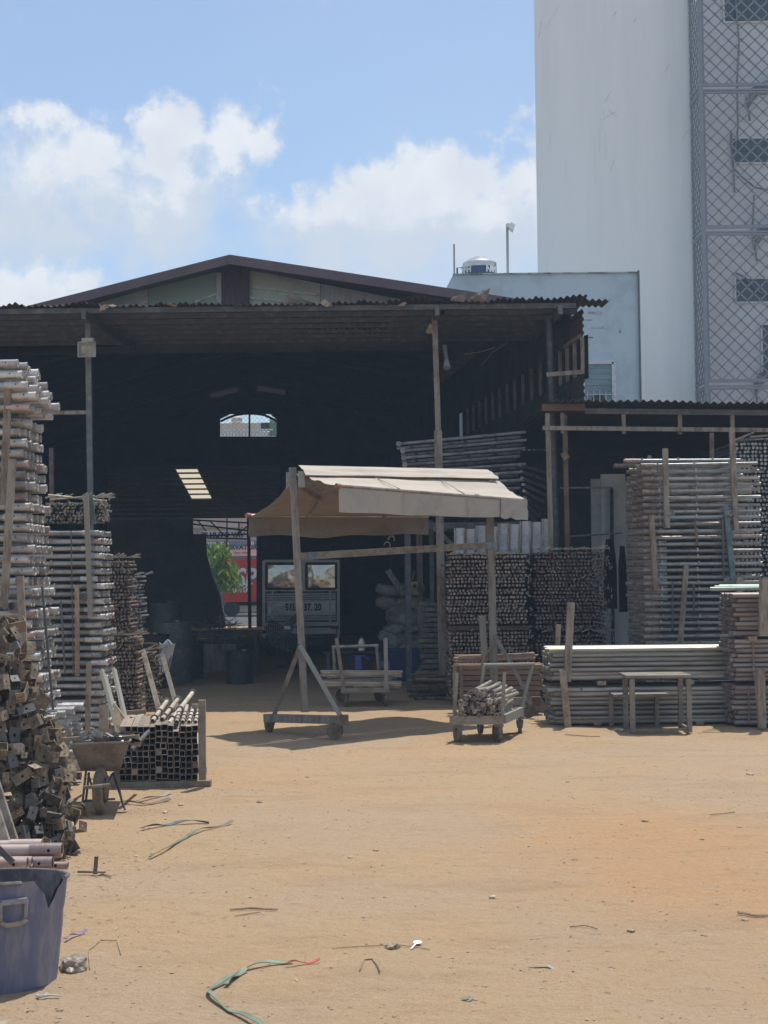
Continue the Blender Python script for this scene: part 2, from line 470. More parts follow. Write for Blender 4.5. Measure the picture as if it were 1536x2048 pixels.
# torn bits of sheet curling above the canopy edge (pixel outlines at the canopy front)
def torn(poly, d, m_, bend=.05, seed=1):
    bend *= .3
    rnd = random.Random(seed)
    mb = MB(); pts = []
    n = len(poly)
    cx = sum(p[0] for p in poly) / n; cy = sum(p[1] for p in poly) / n
    vs = [W(cx, cy, d - bend)] + [W(p[0], p[1], d + rnd.uniform(-bend, bend)) for p in poly]
    fs = [(0, 1 + (i + 1) % n, 1 + i) for i in range(n)]
    k = len(vs)
    vs += [v + Vector((0, .012, .002)) for v in vs]
    fs += [tuple(reversed([q + k for q in f])) for f in fs[:n]]
    fs += [(1 + i, 1 + (i + 1) % n, k + 1 + (i + 1) % n, k + 1 + i) for i in range(n)]
    mb.add(vs, fs)
    return mb.build('torn_sheet', m_, shed, smooth=False)
RUSTTIN = mat('rust_tin', (.15, .12, .10), .75, .1, (.24, .20, .17), .42, 9, .1, .3)
PALETIN = mat('bent_pale_tin', (.36, .29, .22), .7, .1, (.24, .17, .12), .45, 9, .1, .3)
torn([(900, 601), (905, 593), (918, 591), (922, 586), (927, 588), (931, 580), (934, 582), (930, 604)], 20.0, RUSTTIN, .04, 1)
torn([(935, 604), (938, 596), (948, 594), (952, 587), (960, 587), (964, 581), (972, 579), (981, 575), (978, 585), (970, 605)], 20.0, RUSTTIN, .05, 2)
torn([(556, 606), (566, 600), (574, 592), (580, 585), (588, 590), (604, 597), (614, 602), (630, 607), (600, 611)], 20.05, RUSTTIN, .05, 3)
torn([(640, 606), (648, 598), (656, 603), (666, 611), (652, 614)], 20.0, PALETIN, .03, 4)
torn([(197, 624), (201, 614), (208, 608), (214, 609), (211, 619)], 19.93, PALETIN, .03, 5)
torn([(214, 610), (226, 609), (235, 612), (224, 615)], 19.93, PALETIN, .03, 6)
torn([(330, 607), (345, 605), (352, 609), (358, 607), (352, 614), (340, 611)], 19.95, PALETIN, .03, 7)
torn([(794, 612), (806, 604), (814, 605), (808, 612)], 19.95, PALETIN, .03, 9)

# posts of the canopy
def post(px0, py0, px1, py1, d, w, m_, rnd=False, name='post'):
    a, b_ = W(px0, py0, d), W(px1, py1, d)
    mb = MB()
    if rnd: mb.cyl(a, b_, w / 2, 10)
    else: mb.bar(a, b_, w, w, Vector((0, 1, 0)))
    return mb.build(name, m_, shed)
POSTL = mat('peeling_blue_post', (.12, .135, .145), .7, .1, (.22, .21, .19), .42, 9, .05, .2)
OLDW = mat('grey_old_post', (.30, .265, .225), .85, 0, (.17, .13, .10), .42, 4, .05, .3, stretch=(3, 3, .7))
post(176, 640, 187, 1385, 20.5, .075, POSTL)
post(869, 636, 877, 880, 20.55, .075, OLDW)
post(876, 862, 886, 1395, 20.53, .105, OLDW)
post(1098, 640, 1124, 1390, 20.8, .10, DARKST, True)
MB().bar(W(70, 826, 20.5), W(176, 825, 20.5), .05, .05).build('rail', OLDW, shed)
for (a, b_) in (((864, 640), (889, 622)), ((876, 640), (891, 616)), ((160, 622), (180, 640)), ((1090, 640), (1128, 624))):
    MB().bar(W(*a, 20.6), W(*b_, 20.6), .045).build('knee_brace', DARKST, shed)

# main roof behind the canopy, ridge running back and slightly left
SK = -0.0737
RX, RZ = W(461, 522, 24).x, W(461, 526, 24).z
def rx(y): return RX + SK * (y - 24)
slopeL, slopeR = .245, .165
LX, RXX = -7.0, 5.2            # half widths from the ridge
clearm = bpy.data.materials.new('skylight_sheet'); clearm.use_nodes = True
N_, L_ = clearm.node_tree.nodes, clearm.node_tree.links
N_.clear(); o_ = N_.new('ShaderNodeOutputMaterial'); tr_ = N_.new('ShaderNodeBsdfTranslucent'); tr_.inputs[0].default_value = (.66, .62, .53, 1); L_.new(tr_.outputs[0], o_.inputs[0])
skym = bpy.data.materials.new('grimy_skylight'); skym.use_nodes = True
N_, L_ = skym.node_tree.nodes, skym.node_tree.links
N_.clear(); o_ = N_.new('ShaderNodeOutputMaterial'); tr_ = N_.new('ShaderNodeBsdfTranslucent'); tr_.inputs[0].default_value = (.10, .09, .088, 1); L_.new(tr_.outputs[0], o_.inputs[0])
def slope_strip(y0, y1, side, s0, s1, m_, nm, lift=0.0):
    """strip of roof from s0 to s1 metres off the ridge"""
    mb = MB(); k = slopeL if side < 0 else slopeR
    def fn(u, v):
        y = y0 + (y1 - y0) * v; s = s0 + (s1 - s0) * u
        return (rx(y) + side * s, y, RZ - k * s + lift + .016 * math.sin(2 * math.pi * y / .19))
    mb.sheet(fn, 2, max(2, int((y1 - y0) / .045)), .005)
    return mb.build(nm, m_, shed)
y = 23.55
k = 0
while y < 42:
    y1 = min(y + 1.2, 42.05)
    for side, wd in ((-1, -LX), (1, RXX)):
        if k in (13,):
            slope_strip(y, y1, side, 0, .25, TIND, 'roof_sheet'); slope_strip(y, y1, side, .25, 1.0, skym, 'skylight'); slope_strip(y, y1, side, 1.0, wd, TIND, 'roof_sheet')
        else:
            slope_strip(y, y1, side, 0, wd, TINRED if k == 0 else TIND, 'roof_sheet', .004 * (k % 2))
    y = y1; k += 1
# barge boards along the gable
for side, wd, kk in ((-1, -LX, slopeL), (1, RXX, slopeR)):
    mb = MB(); yb = 23.5
    a = Vector((rx(yb), yb, RZ + .03)); b_ = Vector((rx(yb) + side * wd, yb, RZ - kk * wd + .03))
    th = .15
    mb.prism([a, b_, b_ + Vector((0, 0, -th)), a + Vector((0, 0, -th))], (0, .03, 0))
    mb.build('barge_board', TINRED, shed)
# gable infill panels (outlined where the photograph shows them, behind the canopy)
GREENP = mat('green_plastic_sheet', (.28, .42, .36), .5, 0, (.33, .40, .33), .45, 3, .1, .05)
OLIVE = mat('pale_green_sheet', (.52, .57, .48), .5, 0, (.40, .46, .40), .45, 3, .1, .05)
GREYP = mat('grey_tin_panel', (.44, .45, .46), .6, .1, (.34, .34, .34), .45, 4, .1, .05, stretch=(4, 1, .5))
STRIP = mat('pale_batten', (.6, .63, .64), .6, .1, None, .4, 6, .1, .1)
def gpanel(pts, m_, d=24.3, nm='gable_panel'):
    return MB().prism([W(x, y_, d) for (x, y_) in pts], (0, .03, 0)).build(nm, m_, shed, smooth=False)
gpanel([(130, 625), (296, 577), (296, 660), (130, 660)], OLIVE)
gpanel([(297, 576), (433, 537), (433, 660), (297, 660)], GREENP)
gpanel([(499, 540), (640, 567), (640, 660), (499, 660)], OLIVE)
gpanel([(641, 567), (900, 618), (900, 660), (641, 660)], GREYP)
gpanel([(433, 545), (443, 545), (443, 660), (433, 660)], STRIP, 24.26, 'batten')
for a, b_ in (((500, 574), (640, 590)), ((500, 596), (600, 606)), ((390, 604), (433, 588)), ((240, 612), (296, 604))):
    MB().bar(W(*a, 24.28), W(*b_, 24.28), .03, .035).build('batten', STRIP, shed)
mb = MB()
x0, x1 = X(444, 24.2, 570), X(498, 24.2, 570)
zt = Z(530, 24.2, 470)
mb.sheet(lambda u, v: (x0 + (x1 - x0) * u, 24.2 + .02 * math.sin(u * 2 * math.pi * 4.5), zt - 1.3 + 1.3 * v), 36, 1, .004, (0, 1, 0))
mb.build('gable_panel', TINRED, shed)
MB().prism([(x, 24.34, z) for (x, z) in ((-9.3, 5.3), (RX - 6.2, RZ - 1.55), (RX, RZ - .03), (2.4, RZ - .85), (2.6, 5.3))], (0, .02, 0)).build('gable_panel', TIND, shed, smooth=False)

# side walls, back wall
def wall_poly(pts, th, m_, nm='wall'):
    return MB().prism(pts, th).build(nm, m_, shed, smooth=False)
def corrwall(a, b_, z0, z1, nm='wall_sheet', m_=TIND, pitch=.19, amp=.016, horiz=False):
    a, b_ = Vector((*a, 0)), Vector((*b_, 0)); Ln = (b_ - a).length; t = (b_ - a) / Ln; nrm = Vector((t.y, -t.x, 0))
    mb = MB()
    if horiz:
        nz = int((z1 - z0) / pitch * 6)
        mb.sheet(lambda u, v: a + t * (Ln * u) + Vector((0, 0, z0 + (z1 - z0) * v)) + nrm * (amp * math.sin(2 * math.pi * (z0 + (z1 - z0) * v) / pitch)), 1, nz, .004, nrm)
    else:
        nu = int(Ln / pitch * 6)
        mb.sheet(lambda u, v: a + t * (Ln * u) + Vector((0, 0, z0 + (z1 - z0) * v)) + nrm * (amp * math.sin(2 * math.pi * Ln * u / pitch)), nu, 1, .004, nrm)
    return mb.build(nm, m_, shed)
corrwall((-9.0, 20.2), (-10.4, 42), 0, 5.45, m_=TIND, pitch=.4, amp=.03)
# right wall: upper sheets with a slatted vent, open below towards the lean-to
RW = lambda d: 2.71 - .125 * (d - 20.5)
def rwall(y0, y1, z0, z1, m_=TIND, nm='wall_sheet', pitch=.11, amp=.02):
    corrwall((RW(y0), y0), (RW(y1), y1), z0, z1, nm, m_, pitch, amp)
def edge_sheet(z0, z1):           # near end of the right wall, its free edge rippled
    n = int((z1 - z0) / .015)
    def fn(u, v):
        y_ = 20.28 + .75 * u; z = z0 + (z1 - z0) * v
        return (RW(y_) + .011 * math.sin(2 * math.pi * z / .094) * (1 - u) + .04 * max(0, 4.15 - z), y_, z)
    MB().sheet(fn, 6, n, .006, (1, 0, 0)).build('wall_sheet', TIN, shed)
edge_sheet(4.86, 5.24); edge_sheet(3.98, 4.36)
rwall(21.0, 24.2, 4.86, 5.34); rwall(24.2, 42, 4.86, 5.75); rwall(21.0, 42, 3.9, 4.36); rwall(30, 42, 4.36, 4.86); rwall(27.5, 42, 0, 3.9)
corrwall((RW(20.32) + .07, 20.32), (RW(30) + .07, 30), 4.3, 4.9)
yy = 20.35
while yy < 29.6:
    MB().box((RW(yy), yy, 4.61), (.05, .045, .50)).build('vent_slat', OLDW if yy < 22 else DUSTW, shed)
    yy += .42 if yy < 21.4 else .62
MB().bar((RW(20.35) - .03, 20.35, 4.88), (RW(21.2) - .03, 21.2, 4.86), .04, .05).build('vent_rail', OLDW, shed)
MB().bar((RW(20.25) - .5, 20.4, 4.36), (RW(20.3), 20.3, 4.38), .05, .06).build('vent_rail', OLDW, shed)
# back wall at 42 m with a high mesh window, lean-to behind it ending at 49 m
BD = 42.0
def bw(pts, m_=TIND, nm='wall', d=BD, th=.06): return MB().prism([W(x, y_, d) for (x, y_) in pts], (0, th, 0)).build(nm, m_, shed, smooth=False)
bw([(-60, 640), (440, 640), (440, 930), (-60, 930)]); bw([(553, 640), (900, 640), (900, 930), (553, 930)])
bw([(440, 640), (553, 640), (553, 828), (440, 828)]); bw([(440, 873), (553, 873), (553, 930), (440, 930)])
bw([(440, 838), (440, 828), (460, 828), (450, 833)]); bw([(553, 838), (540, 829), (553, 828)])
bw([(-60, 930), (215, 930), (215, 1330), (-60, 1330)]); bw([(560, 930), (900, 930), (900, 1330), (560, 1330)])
mb = MB(); mb.bar(W(499, 826, BD), W(499, 875, BD), .05); mb.build('window_mullion', BLACK, shed)
mb = MB(); mb.path([W(441, 843, BD), W(455, 836, BD), W(472, 830, BD), W(490, 827.5, BD), W(510, 827.5, BD), W(528, 830, BD), W(542, 836, BD), W(553, 842, BD)], .035, 5); mb.build('window_arch', BLACK, shed)
mb = MB()
x0, x1, z0, z1 = X(440, BD, 850), X(553, BD, 850), Z(874, BD, 500), Z(828, BD, 500)
q = .13; h = z1 - z0; xx = x0 - h
while xx < x1:
    a0 = max(0, x0 - xx); a1 = min(h, x1 - xx)
    if a1 > a0:
        mb.bar((xx + a0, BD - .02, z0 + a0), (xx + a1, BD - .02, z0 + a1), .006)
        mb.bar((x1 - (xx + a0 - x0), BD - .025, z0 + a0), (x1 - (xx + a1 - x0), BD - .025, z0 + a1), .006)
    xx += q
mb.build('window_mesh', GREYST, shed)
# lean-to roof behind: ribs seen from below, one clear sheet
za, zb = Z(925, BD, 350), Z(1036, 49, 400)
def lean(u0, u1, m_, nm, v0=0., v1=1.):
    mb = MB()
    def fn(u, v):
        vv = v0 + (v1 - v0) * v
        y_ = BD + .05 + (49 - BD) * vv
        x_ = (u0 + (u1 - u0) * u)
        return (x_, y_, za + (zb - za) * vv)
    mb.sheet(fn, 2, 8, .01); return mb.build(nm, m_, shed)
LA, LB = X(344, BD, 940), X(388, BD, 940)
lean(-12, LA, TIND, 'rear_roof_sheet'); lean(LB, .5, TIND, 'rear_roof_sheet')
lean(LA, LB, TIND, 'rear_roof_sheet', 0, .10); lean(LA, LB, clearm, 'skylight', .10, .62); lean(LA, LB, TIND, 'rear_roof_sheet', .62, 1)
for i in range(11):
    v = (i + .5) / 11; y_ = BD + 7 * v
    MB().bar((-12.5, y_, za + (zb - za) * v - .06), (.2, y_, za + (zb - za) * v - .06), .04, .05).build('rear_purlin', DARKST, shed)
bw([(-100, 1030), (386, 1030), (386, 1330), (-100, 1330)], d=49.1); bw([(386, 1068), (412, 1068), (414, 1110), (424, 1150), (440, 1190), (450, 1245), (450, 1330), (386, 1330)], BLACK, 'dark_clutter', d=48.6); bw([(513, 1030), (900, 1030), (900, 1330), (513, 1330)], d=49.1)  # flat black outline added for the dark wall and clutter beside the doorway
MB().bar(W(497, 1030, 48), W(500, 1270, 48), .10).build('post', BLACK, shed)
# roller door truss over the rear doorway
for a, b_ in (((384, 1040), (500, 1046)), ((384, 1048), (500, 1062)), ((410, 1072), (500, 1068)), ((414, 1076), (500, 1078))):
    MB().bar(W(*a, 48.9), W(*b_, 48.9), .05).build('truss_bar', BLACK, shed)
for a, b_ in (((395, 1040), (412, 1062)), ((420, 1042), (450, 1072)), ((454, 1036), (454, 1095)), ((478, 1046), (478, 1068)), ((478, 1066), (498, 1050))):
    MB().bar(W(*a, 48.9), W(*b_, 48.9), .04).build('truss_bar', BLACK, shed)

# rafters hugging the main roof, lost in the dark
for yt in (28.0, 32.5, 37.0, 40.8):
    zl, zr2, c0 = RZ - slopeL * 6.2 - .12, RZ - slopeR * 4.6 - .12, rx(yt)
    MB().bar((c0 - 6.2, yt, zl), (c0, yt, RZ - .12), .06, .07).build('truss_chord', BLACK, shed)
    MB().bar((c0, yt, RZ - .13), (c0 + 4.6, yt, zr2), .06, .07).build('truss_chord', BLACK, shed)

# ---------------------------------------------------------------- lean-to shed on the right
LD = 19.3
lt = thing('lean_to', 'low corrugated lean-to roof on thin posts right of the shed', 'lean-to', (4.5, LD, 0))
LZ = Z(806, LD, 1200)
LX0, LX1 = X(1092, LD, 800), 8.6
for i in range(7):
    x0 = LX0 + i * .93; x1 = min(x0 + .955, LX1)
    zf = lambda x, y, i=i: LZ + .02 + .004 * (i % 2) - (x - LX0) * .022 + (y - LD) * .02 + noise.noise(Vector((x * 1.3, y, 8))) * .015
    corr(MB(), x0, x1, LD - .25, 29.0, zf, seed=40 + i, rag=.02, ny=6, pitch=.10, amp=.016).build('roof_sheet', TIN, lt)
MB().bar((X(1084, LD, 802), LD, LZ - .05), (X(1170, LD, 802), LD, LZ - .055), .06, .09).build('beam', mat('red_brown_beam', (.17, .10, .075), .8, 0, (.13, .08, .06), .5, 5, .05, .2), lt)
MB().bar((X(1170, LD, 802) + .002, LD + .03, LZ - .10), (LX1, LD + .03, LZ - .22), .05, .07).build('purlin', DARKST, lt)
zc = Z(855, LD, 1200)
MB().bar((X(1085, LD, 850), LD, zc), (LX1, LD, zc - .13), .05, .055).build('purlin', OLDW, lt)
for px in (1095, 1126, 1248, 1361, 1466):
    x = X(px, LD, 840)
    MB().bar((x, LD + .05, LZ - .12), (x, LD + .05, zc - .06 - (x - LX0) * .02), .05, .05, Vector((0, 1, 0))).build('strut', OLDW, lt)
MB().bar(W(1095, 828, LD + .06), W(1108, 1330, LD + .06), .06, .06, Vector((0, 1, 0))).build('post', OLDW, lt)
MB().bar(W(1129, 830, LD + .1), W(1140, 1330, LD + .1), .06, .06, Vector((0, 1, 0))).build('post', mat('rust_post', (.17, .11, .08), .85, .05, (.11, .08, .07), .5, 6, .05, .3), lt)
MB().cyl(W(1126, 905, LD), W(1134, 918, LD), .045, 8).build('clamp', RUSTY, lt)
for a, b_ in (((1135, 1073), (1245, 1066)), ((1120, 976), (1225, 975))):
    MB().cyl(W(*a, 20.6), W(*b_, 20.6), .014, 6).build('clothes_rail', GREYST, lt)
PALE = mat('pale_wall_panel', (.74, .76, .78), .7, 0, (.62, .64, .65), .45, 2, .05, .05)
for (px0, px1, py0, py1, d) in ((1187, 1206, 958, 1310, 24.2), (1207, 1250, 948, 1310, 24.0), (1251, 1330, 960, 1310, 24.3)):
    a, b_ = W(px0, py1, d), W(px1, py0, d)
    MB().box(((a.x + b_.x) / 2, d, b_.z / 2), (b_.x - a.x, .06, b_.z)).build('wall_panel', PALE, lt)
MB().bar(W(1223, 975, 23.9), W(1226, 1300, 23.9), .05).build('conduit', BLACK, lt)
MB().box((6.0, 28.6, 2.0), (9.0, .08, 4.0)).build('wall', TIND, lt)
MB().box((8.9, 24.2, 2.0), (.08, 9.0, 4.0)).build('wall', TIND, lt)

# ---------------------------------------------------------------- light blue house with water tank
BLUE = mat('light_blue_render', (.52, .64, .71), .9, 0, (.43, .535, .60), .45, .9, 0, .12, bscale=30)
STAIN = mat('mould_edge', (.17, .18, .185), .9, 0, (.46, .54, .59), .55, 3, 0, .1)
BLD = 34.0
bh = thing('blue_house', 'pale blue rendered house with a water tank on its flat roof', 'house', W(1080, 1150, BLD))
bh.location.z = 0
zt = Z(548, BLD, 1080)
xl, xr = X(906, BLD, 548), X(1277, BLD, 640)
MB().prism([(xl, BLD, zt), (xr, BLD, zt + .02), (xr, BLD, 0), (X(870, BLD, 620), BLD, 0), (X(870, BLD, 620), BLD, Z(620, BLD, 870))], (0, .25, 0)).build('wall', BLUE, bh, smooth=False)
MB().box(((xl + xr) / 2 + .3, BLD + 4.5, zt / 2 - .35), (xr - xl - .7, 8.5, zt - .7)).build('house_block', BLUE, bh)
MB().box(((xl + xr) / 2, BLD + .1, zt + .012), (xr - xl, .3, .024)).build('parapet_cap', STAIN, bh)
MB().box((xr + .015, BLD - .02, zt / 2), (.032, .1, zt + .1)).build('wall_edge', mat('dark_flashing', (.13, .13, .135), .7, .1, (.2, .2, .21), .4, 5, 0, .1), bh)
WX0, WX1, WZ1, WZ0 = X(1165, BLD, 760), X(1227, BLD, 760), Z(725, BLD, 1195), Z(830, BLD, 1195)
wf = MB()
for (a, b_) in (((WX0, WZ1), (WX1, WZ1)), ((WX1, WZ1), (WX1, WZ0)), ((WX0, WZ0), (WX0, WZ1))):
    wf.bar((a[0], BLD - .03, a[1]), (b_[0], BLD - .03, b_[1]), .09, .09)
WINW = mat('white_window_frame', (.62, .68, .70), .5, 0, None, .3, 6, 0, 0)
w1 = wf.build('window', WINW, bh)
GLASSB = mat('window_louvre', (.22, .31, .34), .35, 0, (.17, .24, .27), .4, 3, 0.1, 0)
for i in range(9):
    z = WZ0 + (i + .5) * (WZ1 - WZ0) / 9
    MB().box(((WX0 + WX1) / 2, BLD - .012, z), (WX1 - WX0 - .08, .02, (WZ1 - WZ0) / 9 - .012)).build('louvre', GLASSB, w1)
gb_ = MB()
for i in range(5): gb_.bar((WX0 + .1 + i * .14, BLD - .06, WZ0), (WX0 + .1 + i * .14, BLD - .06, WZ0 + .55), .014)
for i in range(3): gb_.bar((WX0, BLD - .06, WZ0 + .1 + i * .18), (WX1, BLD - .06, WZ0 + .1 + i * .18), .014)
gb_.build('window_grille', WINW, bh)
MB().cyl((WX0 + .35, BLD - .03, WZ0 + .32), (WX0 + .35, BLD - .02, WZ0 + .32), .16, 16).build('vent_fan', BLACK, w1)
for (px, py, w_, h_) in ((1190, 626, .32, .05), (1175, 640, .2, .03), (1195, 655, .3, .04), (1180, 675, .14, .03), (1240, 662, .05, .08), (1175, 690, .1, .03)):
    MB().box(W(px, py, BLD - .004), (w_, .012, h_)).build('render_patch', STAIN, bh)

# water tank
STEEL = mat('brushed_steel', (.62, .60, .56), .3, .85, (.5, .48, .45), .4, 5, 0, .03)
NAVY = mat('navy_band', (.05, .08, .17), .5, 0, None, .3, 5, 0, 0)
WHITEP = mat('white_paint', (.78, .78, .76), .6, 0, (.65, .64, .61), .35, 6, 0, 0)
TD = 36.0
tx, tr = X(959, TD, 530), (X(993, TD, 530) - X(925, TD, 530)) / 2
tz = Z(560, TD, 959)
wt = thing('water_tank', 'round steel water tank with navy lettered band on the blue house roof', 'water tank', (tx, TD, tz - .6))
z1 = Z(527, TD, 959); zn = Z(537, TD, 959)
MB().cyl((tx, TD, tz - .6), (tx, TD, zn), tr, 32).build('band', NAVY, wt)
MB().cyl((tx, TD, zn), (tx, TD, z1), tr * 1.004, 32).build('drum', STEEL, wt)
MB().cyl((tx, TD, z1), (tx, TD, z1 + .10), tr, 32, tr * .62).build('dome', STEEL, wt)
MB().cyl((tx, TD, z1 + .10), (tx, TD, z1 + .14), tr * .42, 24, tr * .36).build('lid', STEEL, wt)
MB().path([(tx - tr - .13, TD, tz - .6), (tx - tr - .13, TD, zn + .02), (tx - tr, TD, zn + .03)], .022, 6).build('overflow_pipe', GREYST, wt)
def text(s, size, loc, rot, m_, name, parent, align='CENTER', depth=.004, shear=0, sx=1.0, font_w=0.0):
    cu = bpy.data.curves.new(name, 'FONT'); cu.body = s; cu.size = size; cu.extrude = depth; cu.align_x = align; cu.align_y = 'CENTER'; cu.shear = shear; cu.offset = font_w
    o = bpy.data.objects.new(name, cu); COL.objects.link(o)
    me = bpy.data.meshes.new_from_object(o.evaluated_get(bpy.context.evaluated_depsgraph_get()))
    bpy.data.objects.remove(o)
    Mx = Matrix.Translation(Vector(loc)) @ rot.to_4x4() @ Matrix.Diagonal((sx, 1, 1, 1))
    me.transform(Mx); me.materials.clear(); me.materials.append(m_)
    return mobj(name, me, parent, False)
FACE = Matrix.Rotation(R(90), 3, 'X')
def curved_text(s, a0, size):
    for i, ch in enumerate(s):
        a = a0 + i * .21
        p = (tx + math.sin(a) * (tr + .012), TD - math.cos(a) * (tr + .012), Z(544, TD, 959))
        text(ch, size, p, Matrix.Rotation(a, 3, 'Z') @ FACE, WHITEP, 'letter', wt, font_w=.008)
curved_text('NAM', .48, .2); curved_text('MINH', -1.35, .2)
MB().box((tx, TD, (tz - .6) / 2 + (zt - .7) / 2), (1.0, 1.0, max(.1, tz - .6 - (zt - .7)))).build('stand', GREYST, wt)

def pole(name, label, cat, px0, px1, py0, py1, d, r, m_):
    a, b_ = W(px1, py1, d), W(px0, py0, d)
    o = thing(name, label, cat, (a.x, a.y, a.z))
    MB().cyl(a, b_, r, 8).build('pole', m_, o)
    return o, b_
pole('roof_pole', 'thin bare metal pole standing left of the water tank', 'pole', 908, 909, 488, 575, 35, .022, GREYP)
o, b_ = pole('roof_lamp', 'tall thin pole with a flood lamp standing right of the water tank', 'lamp', 1014.5, 1016, 448, 575, 34.6, .03, GREYP)
MB().bar(b_ + Vector((0, 0, .0)), b_ + Vector((.16, 0, -.04)), .03).build('bracket', GREYST, o)
mb = MB(); c = b_ + Vector((.1, -.02, -.06))
Mr = Matrix.Rotation(R(38), 3, 'Y')
mb.add([c + Mr @ Vector(v) for v in ((-.05, -.07, .06), (.05, -.07, .06), (.05, .07, .06), (-.05, .07, .06), (-.1, -.12, -.08), (.1, -.12, -.08), (.1, .12, -.08), (-.1, .12, -.08))],
       [(0, 1, 2, 3), (7, 6, 5, 4), (0, 4, 5, 1), (1, 5, 6, 2), (2, 6, 7, 3), (3, 7, 4, 0)])
mb.build('lamp_head', WHITEP, o, smooth=False)

# ---------------------------------------------------------------- white tower with caged balconies
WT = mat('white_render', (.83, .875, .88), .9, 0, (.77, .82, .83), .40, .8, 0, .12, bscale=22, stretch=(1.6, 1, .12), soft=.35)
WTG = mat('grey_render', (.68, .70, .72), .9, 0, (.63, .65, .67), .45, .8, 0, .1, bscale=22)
TWD = 43.4
xl, xr = X(1072, TWD, 300), X(1380, TWD, 300)
tw = thing('tower_block', 'tall blank white tower block with a mesh cage down its right side', 'building', ((xl + xr) / 2, TWD, 0))
k_ = (TWD + 10) / TWD
MB().prism([(xl, TWD, 0), (xr, TWD, 0), (xr, TWD + 10, 0), (xl * k_ + .3, TWD + 10, 0)], (0, 0, 22)).build('white_wall', WT, tw, smooth=False)
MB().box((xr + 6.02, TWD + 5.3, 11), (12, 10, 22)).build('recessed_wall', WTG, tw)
SCR = mat('scuff_mark', (.55, .58, .59), .9, 0, (.66, .69, .70), .5, 8, 0, 0)
rs = random.Random(5)
for (px, py, L_, a) in ((1215, 195, .35, 60), (1220, 230, .4, 30), (1226, 228, .3, -40), (1206, 240, .6, 85), (1200, 270, 1.0, 88), (1190, 320, 1.4, 90), (1105, 35, .9, 60), (1230, 28, .2, 60), (1270, 40, .2, 60), (1335, 135, .2, 60), (1100, 285, .6, 85), (1370, 270, .3, 60), (1212, 290, .8, 90), (1225, 330, .3, 70), (1130, 340, .6, 90), (1080, 60, .5, 80)):
    c = W(px, py, TWD - .003); v = Vector((math.cos(R(a)), 0, math.sin(R(a)))) * L_ * .5
    MB().bar(c - v, c + v, .004, .008 if L_ > .5 else .02, Vector((0, 0, 1)) if abs(a) < 80 else Vector((1, 0, 0))).build('scuff', SCR, tw)
# windows in the recessed wall
WDARK = mat('dark_window', (.055, .07, .095), .25, 0, (.08, .095, .12), .4, 2, 0, 0, spec=.5)
yw = TWD + .3
for (px0, py0, px1, py1) in ((1447, -60, 1560, 46), (1464, 276, 1580, 328), (1470, 556, 1580, 606), (1524, 648, 1600, 752)):
    a, b_ = W(px0, py1, yw), W(px1, py0, yw)
    w_ = MB().box(((a.x + b_.x) / 2, yw - .0, (a.z + b_.z) / 2), (b_.x - a.x, .06, b_.z - a.z)).build('window', WDARK, tw)
    fr = MB()
    for z in (a.z, b_.z): fr.bar((a.x - .03, yw - .05, z), (b_.x, yw - .05, z), .06, .05)
    fr.bar((a.x, yw - .053, a.z), (a.x, yw - .053, b_.z), .05, .05)
    fr.build('frame', WTG, w_)
HOOD = mat('hood_metal', (.19, .20, .215), .6, .2, (.25, .26, .27), .4, 4, 0, 0)
for (px, py) in ((1494, 205), (1508, 485), (1510, 775), (1488, -75)):
    a = W(px, py + 15, yw - .05); b_ = W(px + 14, py - 28, yw - .5)
    hd = MB().prism([a, a + Vector((.12, -.1, .62)), a + Vector((.5, -.45, .75)), a + Vector((1.6, -.45, .78)), a + Vector((1.6, 0, .5)), a + Vector((.35, 0, .45))], (0, .25, 0)).build('hood', HOOD, tw, smooth=False)
    MB().bar(a + Vector((0, 0, .4)), a + Vector((.05, -.1, -.35)), .05).build('bracket', HOOD, hd)
for pts in (((1470, -10), (1478, 80), (1474, 170), (1476, 255), (1466, 330), (1469, 385)), ((1462, 265), (1466, 335), (1485, 355), (1510, 375), (1536, 380)), ((1470, 545), (1490, 555), (1520, 585), (1545, 590)), ((1508, 390), (1506, 440), (1502, 470))):
    MB().path([W(x, y_, yw - .12) for x, y_ in pts], .03, 5).build('cable', HOOD, tw)
# the cage: corner post, storey rails, diamond lattice
CAGE = mat('cage_paint', (.235, .265, .30), .6, .1, (.20, .23, .26), .4, 5, 0, 0)
CD = TWD - 1.35
cx = X(1404, CD, 300)
cg = thing('balcony_cage', 'grey diamond lattice security cage on the right of the white tower', 'cage', (cx, CD, 0))
ctop = 19.5
MB().bar((cx, CD, 3.0), (cx, CD, ctop), .11, .11, Vector((0, 1, 0))).build('corner_post', CAGE, cg)
MB().bar((xr + .06, TWD - .06, 3.0), (xr + .06, TWD - .06, ctop), .06, .06, Vector((0, 1, 0))).build('wall_post', CAGE, cg)
levels = [Z(1050, CD, 1450), Z(768, CD, 1450), Z(460, CD, 1450), Z(176, CD, 1450), Z(-110, CD, 1450)]
X2 = cx + 4.2
for z in levels[1:]:
    for dz in (.09, -.06, -.13):
        MB().bar((cx, CD - .005, z + dz), (X2, CD - .005, z + dz), .06, .085 if dz > 0 else .05).build('rail', CAGE, cg)
        MB().bar((cx - .005, CD, z + dz), (xr + .03, TWD - .07, z + dz), .05, .06).build('rail', CAGE, cg)
def lattice(o, t, Ln, z0, z1, q, r, nm):
    mb = MB(); h = z1 - z0; s = -h
    while s < Ln:
        a0, a1 = max(0, -s), min(h, Ln - s)
        if a1 > a0 + .02:
            for flip in (0, 1):
                p = lambda a: (o + t * ((s + a) if not flip else Ln - (s + a))) + Vector((0, 0, z0 + a))
                mb.bar(p(a0), p(a1), r, r)
        s += q
    return mb.build(nm, CAGE, cg, smooth=False)
